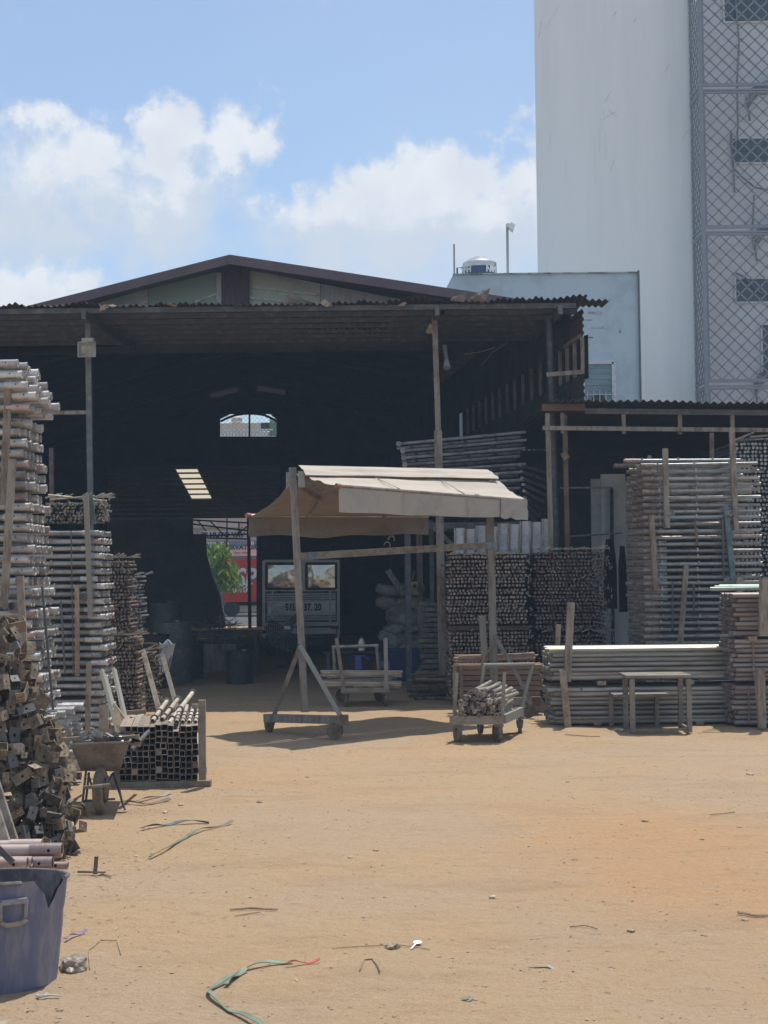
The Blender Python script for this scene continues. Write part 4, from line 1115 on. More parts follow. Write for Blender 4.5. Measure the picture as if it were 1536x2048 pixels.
BM = [bracket_mesh(.105, .085, .055, .0), bracket_mesh(.125, .06, .05, .15), bracket_mesh(.07, .10, .06, .0), bracket_mesh(.15, .075, .06, -.1)]
rb = random.Random(21)
def brot():
    q = rb.random()
    base = 0 if q < .36 else 180 if q < .5 else 90 if q < .85 else -90
    return (R(rb.gauss(-8, 14)), R(rb.choice((0, 0, 90, 0)) + rb.gauss(-10, 15)), R(base + rb.gauss(0, 20)))
inner = MB()
xR = lambda z: -1.87 - .05 * z - .25 * z * z
j = 0; z = .05
while z < 1.5:
    x = xR(z) + rb.uniform(-.03, .0)
    while x > -2.62:
        d = 8.62 + .33 * z + max(0, (x - xR(z) + .25)) * .7 + rb.gauss(0, .035)
        o = mobj('channel_bracket', rb.choice(BM)); o.location = (x + rb.gauss(0, .018), d, z + rb.gauss(0, .018)); o.rotation_euler = brot()
        s = rb.uniform(.6, .95); o.scale = (s, s, s)
        tag(o, 'rusty steel channel bracket in the heap at the left edge', 'bracket', 'rusty channel brackets heaped at the left edge')
        for dd in (.13, .27):
            Mx = Matrix.Translation((x + rb.gauss(0, .03), d + dd, z + rb.gauss(0, .03))) @ Matrix.Rotation(rb.uniform(-3, 3), 4, 'Z') @ Matrix.Rotation(rb.gauss(0, .5), 4, 'X') @ Matrix.Rotation(rb.gauss(0, .5), 4, 'Y')
            inner.add([Mx @ v.co for v in BM[0].vertices], [tuple(p.vertices) for p in BM[0].polygons])
        x -= rb.uniform(.06, .10)
    # right flank of the heap
    for k in range(4):
        o = mobj('channel_bracket', rb.choice(BM)); o.scale = (.85, .85, .85); o.location = (xR(z) - .05 - .02 * k, 8.75 + .33 * z + .15 * k + rb.gauss(0, .03), z + rb.gauss(0, .02)); o.rotation_euler = brot()
        tag(o, 'rusty steel channel bracket in the heap at the left edge', 'bracket', 'rusty channel brackets heaped at the left edge')
    z += .074
tag(inner.build('bracket_heap', BRK, smooth=False), 'rusty brackets deep inside the heap at the left edge', 'brackets', None, 'stuff')
for (lb, a, b_, d) in (('pale board leaning on the bracket heap at the frame edge', (-12, 1560), (32, 1700), 8.35), ('narrow board edge leaning beside it at the frame edge', (-16, 1600), (12, 1690), 8.3)):
    board_('leaning_board', lb, 'board', (W(*b_, d), W(*a, d + .15)), OLDW, .055, .03)

# pipes lying in front of the heap
PNK = mat('pinkish_pipe', (.45, .37, .33), .5, .15, (.36, .24, .21), .45, 6, .15, .12, stretch=(.5, 2, 2))
for i, (px, py, d, r, m_) in enumerate(((84, 1690, 7.75, .031, PNK), (124, 1700, 7.60, .037, PNK), (64, 1723, 7.5, .026, PNK), (55, 1728, 7.35, .034, PNK), (105, 1726, 7.55, .034, PNK), (136, 1731, 7.75, .020, PNK), (90, 1752, 7.45, .035, PNK), (60, 1762, 7.6, .035, PNK), (100, 1775, 7.62, .035, PNK), (70, 1795, 7.5, .035, PNK), (95, 1812, 7.6, .035, PNK))):
    e = W(px, py, d); o = thing('socket_pipe', ['upper thin', 'thick pink-sleeved', 'short', 'front', 'pink-ended', 'thin', 'buried', 'buried', 'buried', 'buried', 'buried'][i] + ' pipe lying in the low pile behind the purple tub', 'pipe', e, group='pipes piled behind the purple tub')
    MB().cyl(e - Vector((.12, 0, 0)), e - Vector((1.6, .05, 0)), r * .86, 12, hollow=r * .6).build('shaft', PNK, o)
    s = MB().cyl(e, e - Vector((.16, 0, 0)), r, 14, hollow=r * .78, deep=.1).build('sleeve', REDEND if i in (1, 4) else PNK, o)
    MB().cyl(e + Vector((-.06, -r - .0008, .004)), e + Vector((-.06, -r + .006, .004)), .008, 8).build('pin_hole', HOLE, s)
board_('leaning_board', 'dark strip lying across the pipe pile behind the tub', 'strip', (W(-10, 1690, 7.3), W(26, 1725, 7.3)), DARKST, .03, .01)

# ---------------------------------------------------------------- purple tub
tc_ = G(0, 1955); tc_.z = 0
tubx, tuby = X(-8, 6.25, 1850), 6.25
ptm = mat('purple_plastic', (.125, .14, .225), .5, 0, (.21, .215, .26), .5, 5, 0, .12, stretch=(2, 2, .5), spec=.4)
pti = mat('tub_inside', (.22, .20, .19), .7, 0, (.10, .09, .09), .5, 5, 0, .1)
tub = thing('plastic_tub', 'cracked dusty purple plastic tub with a rope handle, left foreground', 'tub', (tubx, tuby, 0))
H_, R0, R1 = Z(1754, 6.25, 10), .245, .288
mb = MB(); mi = MB(); n = 64
def rimdrop(a):                                   # bite broken out of the rim on the right
    dlt = abs((a - R(-27) + math.pi) % (2 * math.pi) - math.pi)
    c = max(0, 1 - dlt / R(17)); return (.095 * min(1, c * 1.25) + .02 * math.sin(a * 23) * (c > 0)) if c > 0 else 0
rows = 14
for (bld, off) in ((mb, 0), (mi, -.008)):
    vs = []; fs = []
    for j in range(rows + 1):
        v = j / rows
        for i in range(n):
            a = 2 * math.pi * i / n
            top = H_ - rimdrop(a)
            zz = v * top; rr = R0 + (R1 - R0) * (zz / H_) + off + (.004 * abs(math.cos(a * 9)) - .004 * (abs((zz / H_) - .62) < .03) if off == 0 else 0)
            vs.append((tubx + rr * math.cos(a), tuby + rr * math.sin(a), zz * (1 - .22 * rr * math.sin(a)) + .004))
    for j in range(rows):
        for i in range(n):
            q = (j * n + i, j * n + (i + 1) % n, (j + 1) * n + (i + 1) % n, (j + 1) * n + i)
            fs.append(q if off == 0 else tuple(reversed(q)))
    bld.add(vs, fs)
    bld.add([(tubx + (R0 + off) * math.cos(2 * math.pi * i / n), tuby + (R0 + off) * math.sin(2 * math.pi * i / n), .004 + (.01 if off else 0)) for i in range(n)], [tuple(range(n))])
mb.build('wall', ptm, tub); mi.build('inner_sheet', pti, tub)
rim = [(tubx + (R1 + .004) * math.cos(R(q)), tuby + (R1 + .004) * math.sin(R(q)), H_ * (1 - .22 * R1 * math.sin(R(q)))) for q in range(-8, 308, 8)]
MB().path(rim, .009, 6).build('rim', pti, tub)
ha = R(-62)
hp = lambda a, r_, z: (tubx + r_ * math.cos(a), tuby + r_ * math.sin(a), z)
hb = MB(); hb.bar(hp(ha - .17, R1 + .012, H_ - .045), hp(ha + .17, R1 + .012, H_ - .045), .022, .02)
for s in (-.17, .17): hb.bar(hp(ha + s, R1 + .010, H_ - .045), hp(ha + s, R1 + .004, H_ - .115), .012, .012)
hb.build('handle_bracket', mat('grey_plastic', (.30, .29, .31), .6), tub)
MB().path([hp(ha - .18, R1 + .004, H_ - .085), hp(ha - .17, R1 + .006, H_ - .125), hp(ha - .1, R1 + .012, H_ - .135), hp(ha + .1, R1 + .012, H_ - .133), hp(ha + .17, R1 + .006, H_ - .122), hp(ha + .18, R1 + .004, H_ - .10)], .010, 8).build('rope_handle', mat('rope', (.42, .38, .28), .8), tub)

# ---------------------------------------------------------------- wheelbarrow with scrap
wbp = G(197, 1632); wd = wbp.y
wb = thing('wheelbarrow', 'dusty wheelbarrow full of metal scrap, its wheel facing the camera', 'wheelbarrow', (wbp.x, wd, 0))
TYRE = mat('dusty_tyre', (.20, .165, .125), .95, 0, (.12, .10, .08), .45, 12, 0, .4)
WBM = mat('dusty_tray', (.21, .195, .18), .7, .15, (.14, .12, .10), .45, 6, 0, .25)
mb = MB(); cz = .165; nn = 36; mm = 10; vs = []; fs = []
for i in range(nn):
    a = 2 * math.pi * i / nn
    for k in range(mm):
        b_ = 2 * math.pi * k / mm
        rr = .118 + .047 * math.cos(b_) * (1.0 if math.cos(b_) < .5 else 1.02 + .03 * (-1) ** i)
        vs.append((wbp.x + .036 * math.sin(b_) * .98, wd + .08 + rr * math.cos(a), cz + rr * math.sin(a)))
for i in range(nn):
    for k in range(mm): fs.append((i * mm + k, i * mm + (k + 1) % mm, ((i + 1) % nn) * mm + (k + 1) % mm, ((i + 1) % nn) * mm + k))
mb.add(vs, fs); wh = mb.build('wheel', TYRE, wb)
MB().cyl((wbp.x - .045, wd + .08, cz), (wbp.x + .045, wd + .08, cz), .08, 16).build('hub', RUSTY, wh)
td = wd + .10
A = lambda px, py, dd: W(px, py, dd)
tray_t = [A(140, 1489, td - .10), A(258, 1484, td - .10), A(268, 1470, td + .75), A(150, 1475, td + .75)]
tray_b = [A(162, 1542, td + .06), A(240, 1543, td + .06), A(244, 1520, td + .55), A(170, 1522, td + .55)]
tr = MB(); tr.add(tray_t + tray_b, [(0, 1, 5, 4), (1, 2, 6, 5), (2, 3, 7, 6), (3, 0, 4, 7), (4, 5, 6, 7)])
cen = sum(tray_t + tray_b, Vector()) / 8
tr.add([cen + (p - cen) * .975 + Vector((0, 0, .004)) for p in tray_t + tray_b], [(4, 5, 1, 0), (5, 6, 2, 1), (6, 7, 3, 2), (7, 4, 0, 3), (7, 6, 5, 4)])
tr.build('tray', WBM, wb, smooth=False)
MB().path(tray_t + [tray_t[0]], .009, 6).build('tray_rim', WBM, wb)
MB().cyl(A(168, 1575, wd - .1), A(220, 1570, wd - .1), .013, 8).build('front_bar', DUSTW, wb)
for (a, b_) in (((172, 1542), (165, 1605)), ((178, 1545), (172, 1600)), ((230, 1543), (246, 1612)), ((226, 1545), (250, 1620)), ((165, 1602), (230, 1598)), ((176, 1548), (190, 1592)), ((224, 1548), (205, 1592))):
    MB().cyl(A(*a, td + .0 if a[0] in (172, 230, 165) else td + .1), A(*b_, td), .0085, 6).build('leg', DARKST, wb)
for sx in (150, 262):
    a = A(sx, 1500, td + .3); MB().cyl(a, a + Vector((0, .8, .05)), .016, 8).build('handle', DARKST, wb)
rs = random.Random(8)
for i in range(26):
    c = A(rs.uniform(160, 250), rs.uniform(1468, 1486), td + rs.uniform(.05, .6)); a = rs.uniform(0, 6.3); L_ = rs.uniform(.08, .2)
    v = Vector((math.cos(a), math.sin(a) * .6, rs.uniform(-.35, .45))) * L_ * .5
    o = MB().bar(c - v, c + v, rs.choice((.012, .02, .04)), rs.choice((.006, .02, .035))).build('scrap_piece', rs.choice((GREYST, RUSTY, GALV, DARKST)))
    tag(o, 'offcut of scrap metal heaped in the wheelbarrow', 'scrap', 'scrap metal in the wheelbarrow')
for i, (a, b_) in enumerate((((120, 1483), (168, 1479)), ((246, 1480), (279, 1476)), ((262, 1482), (282, 1487)))):
    board_('offcut', ['pale board sticking out left of the wheelbarrow', 'pale board end right of the wheelbarrow tray', 'small pale offcut at the wheelbarrow tray edge'][i], 'board', (W(*a, td + .2), W(*b_, td + .2)), WOOD, .05, .03)
for i, pts in enumerate((((183, 1478), (190, 1464), (188, 1458), (180, 1456)), ((166, 1482), (172, 1474), (180, 1474), (186, 1480)))):
    o = MB().path([W(x, y_, td + .15) for x, y_ in pts], .008, 6).build('bent_strip', GALV); tag(o, 'curled metal strip in the wheelbarrow', 'strip', 'curled strips in the wheelbarrow')

# ---------------------------------------------------------------- square tubes in a cradle
sq = 11.9; SQT = mat('square_tube', (.30, .25, .20), .7, .15, (.22, .17, .13), .45, 9, .25, .2, hue=((.50, .46, .38), .12))
def sqtube(w, L, th=.004):
    mb = MB(); o_ = w / 2; i_ = w / 2 - th; dp = .35
    ring = lambda q, y: [(-q, y, -q), (q, y, -q), (q, y, q), (-q, y, q)]
    vs = ring(o_, 0) + ring(o_, L) + ring(i_, 0) + ring(i_, dp)
    fs = [(k, (k + 1) % 4, 4 + (k + 1) % 4, 4 + k) for k in range(4)] + [((k + 1) % 4, k, 8 + k, 8 + (k + 1) % 4) for k in range(4)]
    fs += [(8 + (k + 1) % 4, 8 + k, 12 + k, 12 + (k + 1) % 4) for k in range(4)] + [(12, 13, 14, 15), (7, 6, 5, 4)]
    return mb.add(vs, fs).mesh('square_tube', SQT, smooth=False)
sme = [sqtube(.0465, 1.0), sqtube(.0465, .97)]
solid = MB().box((0, .5, 0), (.0465, 1.0, .0465)).mesh('square_tube', SQT, smooth=False)
rs = random.Random(9)
sx0, sx1 = X(238, sq, 1520), X(396, sq, 1520); ncol = 13; sw = (sx1 - sx0) / ncol
sz0 = Z(1561, sq, 320); zr_ = .0475
for c in range(ncol):
    nr = 9 if c not in (3, 4, 5, 6, 7) else 9
    off = rs.uniform(-.006, .006) + (.012 if c in (6, 7) else 0)
    for r_ in range(nr):
        if r_ == 8 and c in (9,): continue
        o = mobj('square_tube', solid if rs.random() < .06 else rs.choice(sme))
        o.location = (sx0 + (c + .5) * sw + rs.gauss(0, .0025), sq + rs.gauss(0, .014), sz0 + (r_ + .5) * zr_ + off)
        o.rotation_euler = (0, rs.gauss(0, .04), .125 + rs.gauss(0, .003))
        o.scale = (min(1, sw / .0475), 1, .985)
        tag(o, 'square tube beside the wheelbarrow, column ' + nth(c) + ' from left, ' + nth(r_) + ' from the bottom', 'square tube', 'square tubes stacked right of the wheelbarrow')
cr = thing('tube_cradle', 'dusty steel cradle holding the square tube stack', 'cradle', (sx0, sq, 0))
STW = mat('dusty_cradle', (.30, .26, .21), .8, .05, (.22, .18, .14), .45, 6, .05, .25)
MB().bar(W(404, 1400, sq - .06), W(405, 1560, sq - .06), .055, .05, Vector((0, 1, 0))).build('upright', STW, cr)
MB().bar((sx0 - .05, sq + .02, sz0 - .04), (sx1 + .10, sq + .02, sz0 - .035), .09, .065).build('base_beam', STW, cr)
MB().bar((sx0 - .17, sq + .8, sz0 - .04), (sx1 - .03, sq + .8, sz0 - .035), .09, .065).build('base_beam', STW, cr)
for x in (sx0 + .05, sx1):
    for y in (sq + .04, sq + .8): MB().box((x - (.12 if y > sq + .5 else 0), y, sz0 / 2 - .04), (.08, .08, max(.01, sz0 - .075))).build('foot', STW, cr)
MB().bar(W(390, 1500, sq + .85), W(390, 1408, sq + .85), .05, .05, Vector((0, 1, 0))).build('upright', STW, cr)
# flanged pipes lying on the tubes, pointing away
FLP = mat('flanged_pipe', (.56, .51, .43), .5, .1, (.42, .36, .28), .4, 8, .15, .15)
def flanged(label, a, b_, r, rings, fr=.04):
    o = thing('flanged_pipe', label, 'pipe', a, group='flanged pipes lying on the square tubes')
    MB().cyl(a, b_, r, 12, hollow=r * .78).build('shaft', FLP, o)
    v = (b_ - a).normalized()
    for t_ in rings:
        p = a + (b_ - a) * t_; MB().cyl(p - v * .006, p + v * .006, fr * .85, 12).build('flange', BRNEND, o)
        MB().cyl(p + v * .01, p + v * .03, fr * .72, 12, r).build('collar', FLP, o)
ztop = sz0 + 9 * zr_
for (a, b_, lb) in (((305, 1442), (334, 1402), 'left long flanged pipe lying on the square tubes'), ((324, 1439), (356, 1398), 'second long flanged pipe lying on the square tubes'), ((338, 1447), (386, 1384), 'longest flanged pipe pointing back to the right')):
    A_, B_ = W(*a, 12.15), W(*b_, 13.6)
    flanged(lb, A_, B_, .019, (.12, .42, .97))
for i, px in enumerate((353, 365, 378, 391)):
    flanged(nth(i) + ' short flanged pipe from the left near the cradle upright', W(px, 1444, 12.05), W(px + 9, 1412, 13.0), .016, (.1, .3, .5), .03)
for i, (a, b_) in enumerate((((262, 1437), (285, 1432)), ((258, 1447), (300, 1441)), ((270, 1452), (300, 1436)))):
    board_('loose_pipe', 'pale loose pipe lying behind the square tubes', 'pipe', (W(*a, 12.6 + i * .1), W(*b_, 12.9 + i * .1)), FLP, .035, rnd=True, group='loose pipes behind the square tubes')
# boards and a chair-like frame leaning behind the wheelbarrow
for (lb, a, b_, d0, d1, w_, h_, m_) in (('slim greenish channel leaning left on the left brace bundle', (205, 1342), (240, 1470), 15.3, 13.2, .04, .05, GREENST), ('slim greenish channel leaning right on the left brace bundle', (228, 1338), (256, 1462), 15.3, 13.4, .03, .04, GREENST), ('bent green sheet hooked over the leaning channels', (197, 1352), (224, 1337), 15.2, 15.2, .02, .035, GREENST), ('broad pale board standing behind the wheelbarrow', (208, 1410), (208, 1472), 12.6, 12.5, .075, .03, WOOD), ('pale wedge board leaning behind the wheelbarrow', (232, 1420), (246, 1475), 12.8, 12.4, .05, .03, WOOD), ('thin board leaning against the flanged pipes', (228, 1410), (258, 1450), 12.9, 12.5, .03, .02, WOOD), ('grey board leaning on the rear brace bundle', (286, 1300), (318, 1420), 17.2, 16.2, .05, .03, OLDW), ('long board propped lower on the rear brace bundle', (325, 1310), (355, 1420), 17.6, 16.6, .045, .03, DUSTW), ('low board lying behind the flanged pipes', (254, 1426), (292, 1423), 13.2, 13.2, .04, .03, WOOD)):
    board_('leaning_board', lb, 'board', (W(*b_, d1), W(*a, d0)), m_, w_, h_)
o = MB().sheet(lambda u, v: W(283 + 34 * u, 1287 - 12 * u * (1 - u) + 4 * v * u, 17.2 + .5 * v), 8, 3, .01).build('curved_sheet', DUSTW); tag(o, 'curved grey sheet resting on the rear brace bundle', 'sheet')
bagm = mat('woven_bag', (.50, .52, .58), .8, 0, (.36, .38, .44), .45, 6, .1, .25)
o = MB().sheet(lambda u, v: W(318 + 32 * u - 14 * v * u, 1284 + 62 * v + 5 * math.sin(u * 9) * (1 - v), 18.2 + .12 * math.sin(u * 7 + v * 3)), 10, 10, .05, (0, -1, 0)).build('woven_bag', bagm); tag(o, 'pale woven plastic bag hanging beside the rear brace bundle', 'bag')

# ---------------------------------------------------------------- rolling double awning
PL = [W(585, 935, 15.6), W(610, 1424, 15.6)]
PR = [W(978, 950, 17.5), W(989, 1392, 17.5)]
aw = thing('rolling_awning', 'rolling steel frame with a double beige fabric awning in mid yard', 'awning', (0.2, 16.5, 0))
AWP = mat('weathered_post', (.27, .25, .225), .8, .05, (.17, .15, .13), .45, 4, 0, .25, stretch=(4, 4, .8))
FAB = mat('beige_canvas', (.49, .435, .365), .9, 0, (.44, .39, .325), .4, 2, 0, .15, trans=.02, bscale=60)
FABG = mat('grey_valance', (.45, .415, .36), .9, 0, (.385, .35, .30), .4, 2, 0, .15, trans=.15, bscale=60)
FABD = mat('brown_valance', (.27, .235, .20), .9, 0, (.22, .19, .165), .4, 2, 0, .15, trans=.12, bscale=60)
MB().bar(PL[0], PL[1], .072, .072, Vector((0, 1, 0))).build('post', AWP, aw)
MB().bar(PR[0], PR[1], .085, .085, Vector((0, 1, 0))).build('post', AWP, aw)
# cross beam
a, b_ = W(597, 1113, 15.62), W(990, 1090, 17.5)
BEAM = mat('worn_beam', (.25, .22, .185), .8, 0, (.16, .125, .10), .45, 4, 0, .25, stretch=(.6, 3, 3))
cb = MB().bar(a, b_, .06, .075).build('cross_beam', BEAM, aw)
t = (b_ - a).normalized()
for (q, m_) in ((.06, 'blue'), (.965, 'blue')):
    p = a + (b_ - a) * q; MB().bar(p - t * .06, p + t * .06, .064, .079).build('paint_patch', mat('faded_blue', (.20, .27, .33), .7), cb)
PERP = Vector((.67, -.74, 0))
def base(pl, far, near, name):
    MB().bar(far, near, .075, .085).build('base_beam', AWP, aw)
BL = (W(532, 1436, 16.0), W(688, 1440, 15.15))
BR = (W(940, 1402, 18.1), W(1072, 1402, 17.15))
def caster(p, parent, wr=.075, yaw=.7, wm=None, nm='caster'):
    """swivel castor hanging under p down to the ground"""
    c = MB(); ax = Vector((math.cos(yaw), math.sin(yaw), 0)); fw = Vector((-ax.y, ax.x, 0))
    ctr = Vector((p[0], p[1], wr)) + fw * .035
    c.bar(Vector((p[0], p[1], p[2])), Vector((p[0], p[1], p[2] - .025)), .09, .09, Vector((0, 1, 0)))
    for s in (-1, 1): c.bar(Vector((p[0], p[1], p[2] - .02)) + ax * (s * .032), ctr + ax * (s * .032), .03, .008, ax)
    k = c.build(nm, RUSTY, parent)
    w_ = MB(); w_.cyl(ctr - ax * .02, ctr + ax * .02, wr, 20); w_.cyl(ctr - ax * .03, ctr + ax * .03, wr * .42, 12)
    w_.build('wheel', wm or TYRE, k)
for B_ in (BL, BR):
    MB().bar(B_[0], B_[1], .075, .085).build('base_beam', AWP, aw)
    for e in (0, 1):
        q = B_[0] + (B_[1] - B_[0]) * (.06 if e == 0 else .93)
        caster((q.x, q.y, q.z - .045), aw, .085, .5 + e)
    q = B_[1]; MB().box(q + Vector((0, 0, 0)), (.09, .09, .10)).build('end_cap', RUSTY, aw)
MB().bar(W(602, 1288, 15.58), W(549, 1428, 15.95), .045, .055, Vector((0, 1, 0))).build('brace', AWP, aw)
MB().bar(W(601, 1292, 15.56), W(681, 1432, 15.2), .045, .055, Vector((0, 1, 0))).build('brace', GREENST, aw)
MB().bar(W(988, 1290, 17.48), W(930, 1390, 18.0), .045, .055, Vector((0, 1, 0))).build('brace', BEAM, aw)
MB().bar(W(990, 1272, 17.45), W(1062, 1400, 17.2), .045, .055, Vector((0, 1, 0))).build('brace', AWP, aw)
MB().bar(W(964, 1232, 17.6), W(969, 1310, 17.6), .075, .03, Vector((0, 1, 0))).build('side_plate', GREENST, aw)
# roller, brackets
top0, top1 = PL[0] + Vector((.03, 0, -.10)), PR[0] + Vector((0, 0, -.04))
MB().cyl(top0, top1, .035, 10).build('roller', BEAM, aw)
for P_ in (top0, top1):
    for s in (-1, 1): MB().box(P_ + PERP * (.10 * s) + Vector((0, 0, -.03)), (.07, .05, .17)).build('bracket', GALV, aw)
# cloth: (left top, right top, left bar, right bar)
FL0, FR0 = W(597, 936, 15.58), W(975, 945, 17.45)
RIDL, RIDR = FL0 + Vector((0, 0, .0)), FR0
frL, frR = W(677, 972, 15.15), W(1052, 1001, 17.05)
reL, reR = W(497, 1031, 16.35), W(856, 1032, 18.25)
def cloth(A, B, C, D_, sag, nm, m_, nu=24, nv=10, wob=.03, sd=0):
    def fn(u, v):
        p = (A + (B - A) * u) * (1 - v) + (C + (D_ - C) * u) * v
        return p + Vector((0, 0, -sag * math.sin(math.pi * v) + wob * noise.noise(Vector((u * 5, v * 4, sd))) * (1 if 0 < v < 1 else .3)))
    return MB().sheet(fn, nu, nv, .003).build(nm, m_, aw)
# short hood flap above the front cloth
hA, hB = FL0 + Vector((.0, 0, .03)), FR0 + Vector((0, 0, .035))
hC, hD = W(612, 949, 15.42), W(998, 957, 17.25)
cloth(hA, hB, hC, hD, -.008, 'hood_flap', FAB, sd=1, wob=.022)
fA, fB = W(618, 954, 15.45), W(998, 962, 17.32)
cloth(fA, fB, frL, frR, .015, 'front_cloth', FAB, sd=2)
rA, rB = FL0 + Vector((-.06, .08, -.12)), FR0 + Vector((-.06, .08, -.1))
cloth(rA, rB, reL, reR, .07, 'rear_cloth', FAB, sd=3)
UNDER_SHADE = mat('shaded_underside', (.25, .215, .185), .9, 0, (.20, .17, .145), .4, 2, 0, .1)  # darker sheet added beneath the cloth so its underside reads shaded
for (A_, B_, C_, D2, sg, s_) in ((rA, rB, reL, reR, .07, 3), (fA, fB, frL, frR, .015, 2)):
    dn = Vector((0, 0, -.008)); cloth(A_ + dn, B_ + dn, C_ + dn, D2 + dn, sg, 'inner_sheet', UNDER_SHADE, sd=s_)
def valance(A, B, drop0, drop1, nm, m_, sd, folds=.018, n=48):
    t_ = (B - A).normalized(); nrm = Vector((t_.y, -t_.x, 0)).normalized()
    def fn(u, v):
        dr = drop0 + (drop1 - drop0) * u
        w_ = folds * v * (noise.noise(Vector((u * 6, sd, 0))) * 1.6 + .5 * noise.noise(Vector((u * 17, sd, 1)))) + .02 * v * noise.noise(Vector((u * 3 + v * 2, sd, 5)))
        return A + (B - A) * u + Vector((0, 0, -dr * v * (1 + .16 * noise.noise(Vector((u * 4, sd, 3))) * v))) + nrm * (w_ + .006)
    return MB().sheet(fn, n, 10, .003, nrm).build(nm, m_, aw)
valance(frL, frR, .265, .21, 'front_valance', FABG, 1, .035)
# the valance is patched and turned round the right-hand end
pz = frR + Vector((0, 0, -.0))
valance(frR - (frR - frL) * .155, frR + Vector((.003, -.002, 0)), .215, .225, 'valance_patch', mat('pale_patch', (.45, .42, .37), .9, 0, (.38, .35, .31), .4, 2, 0, .1, trans=.2), 2, .012, 10).location = (.008, -.014, 0)
valance(frR, frR + Vector((-.10, .12, .0)), .21, .17, 'valance_return', FABG, 4, .01, 6)
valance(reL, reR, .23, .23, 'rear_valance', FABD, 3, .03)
for (p, q_) in ((frL, frR), (reL, reR)):
    bar_ = MB().cyl(p, q_, .018, 8).build('front_bar', WHITEP if p is reL else BEAM, aw)
    MB().cyl(p - (q_ - p).normalized() * .03, p + (q_ - p).normalized() * .02, .028, 10).build('end_plug', mat('faded_red', (.42, .17, .15), .6), bar_)
# stitched seams across the cloth, and grime lines
SEAM = mat('seam_thread', (.40, .35, .285), .9)
for q in (.32, .66):
    A_, B_ = fA + (fB - fA) * q, frL + (frR - frL) * q
    MB().bar(A_ + Vector((0, 0, .014)), B_ + Vector((0, 0, .006)), .012, .004).build('seam', SEAM, aw)
    C_ = frL + (frR - frL) * q + Vector((.008, -.022, -.01)); MB().bar(C_, C_ + Vector((.0, -.004, -.22)), .008, .004, Vector((1, 0, 0))).build('seam', SEAM, aw)
# folding arms
for (s0, el, en) in ((top0 + PERP * .1, W(655, 985, 15.6), frL + (frR - frL) * .30), (top0 - PERP * .1, W(640, 1000, 16.2), reL + (reR - reL) * .30), (top1 + PERP * .1, W(930, 985, 17.0), frL + (frR - frL) * .72), (top1 - PERP * .1, W(900, 1000, 17.7), reL + (reR - reL) * .72)):
    MB().bar(s0 + Vector((0, 0, -.03)), el, .03, .045).build('folding_arm', BEAM, aw); MB().bar(el, en, .03, .045).build('folding_arm', BEAM, aw)

# ---------------------------------------------------------------- right trolley, loaded with short tubes
FLc, FRc, BRc = W(905, 1436, 14.72), W(1006, 1437, 14.72), W(1044, 1421, 15.62)
dz = .225
BLc = FLc + (BRc - FRc)
tro = thing('trolley', 'small timber trolley loaded with capped tubes, in front of the awning post', 'trolley', (FLc.x, FLc.y, 0))
for c in (FLc, FRc, BRc, BLc): c.z = dz
TRW = mat('trolley_side', (.30, .265, .22), .85, 0, (.21, .18, .15), .45, 5, .05, .25)
MB().bar(FLc, FRc, .04, .085).build('side_beam', TRW, tro)
MB().bar(FRc + Vector((.01, .02, .004)), BRc, .04, .085).build('side_beam', GREENST, tro)
MB().bar(FLc + Vector((-.01, .02, .004)), BLc, .04, .085).build('side_beam', TRW, tro)
MB().bar(BLc, BRc, .04, .08).build('side_beam', TRW, tro)
for i in range(5):
    t_ = (i + .5) / 5; p, q_ = FLc + (BLc - FLc) * t_, FRc + (BRc - FRc) * t_
    MB().bar(p + Vector((.02, 0, .02)), q_ + Vector((-.02, 0, .02)), .15, .02).build('deck_board', WOOD, tro)
for (c, ya) in ((FLc + Vector((.06, .03, -.045)), .25), (FRc + Vector((-.04, .04, -.045)), .3), (BLc + Vector((.06, -.06, -.045)), .1), (BRc + Vector((-.03, -.06, -.045)), -.1)):
    caster(c, tro, .096, ya)
for c, px in ((FLc + Vector((.02, .02, 0)), 0), (FRc + Vector((-.01, .0, 0)), 0)):
    MB().bar(c, c + Vector((.02 * (px == 0) + .012, .03, .46)), .032, .028, Vector((0, 1, 0))).build('stake', TRW, tro)
hp_ = [W(962, 1378, 15.5), W(968, 1330, 15.45), W(1066, 1328, 15.9), W(1042, 1416, 15.7)]
MB().path(hp_[:2], .017, 8).build('handle', GREENST, tro); MB().path([hp_[1] - Vector((.01, 0, 0)), hp_[2] + Vector((.01, 0, 0))], .017, 8).build('handle', GREENST, tro); MB().path(hp_[2:], .02, 8).build('handle', GREENST, tro)
MB().bar(W(1050, 1410, 15.6), W(1043, 1432, 15.6), .02).build('strut', GREENST, tro)
rs = random.Random(12)
ax = (BRc - FRc).normalized(); wv = (FRc - FLc); TUBE = mat('capped_tube', (.36, .33, .28), .5, .2, (.22, .18, .15), .45, 8, .3, .15)
me_t = [MB().cyl((0, 0, 0), (0, L_, 0), .0185, 10, hollow=.012).mesh('tube', TUBE) for L_ in (.86, .92, .8)]
me_c = MB().cyl((0, -.012, 0), (0, .02, 0), .024, 8, hollow=.012, deep=.012).mesh('end_cap', mat('cap_steel', (.42, .38, .34), .4, .4, (.14, .10, .09), .5, 30, .45, .2))
yaw = math.atan2(-ax.x, ax.y)
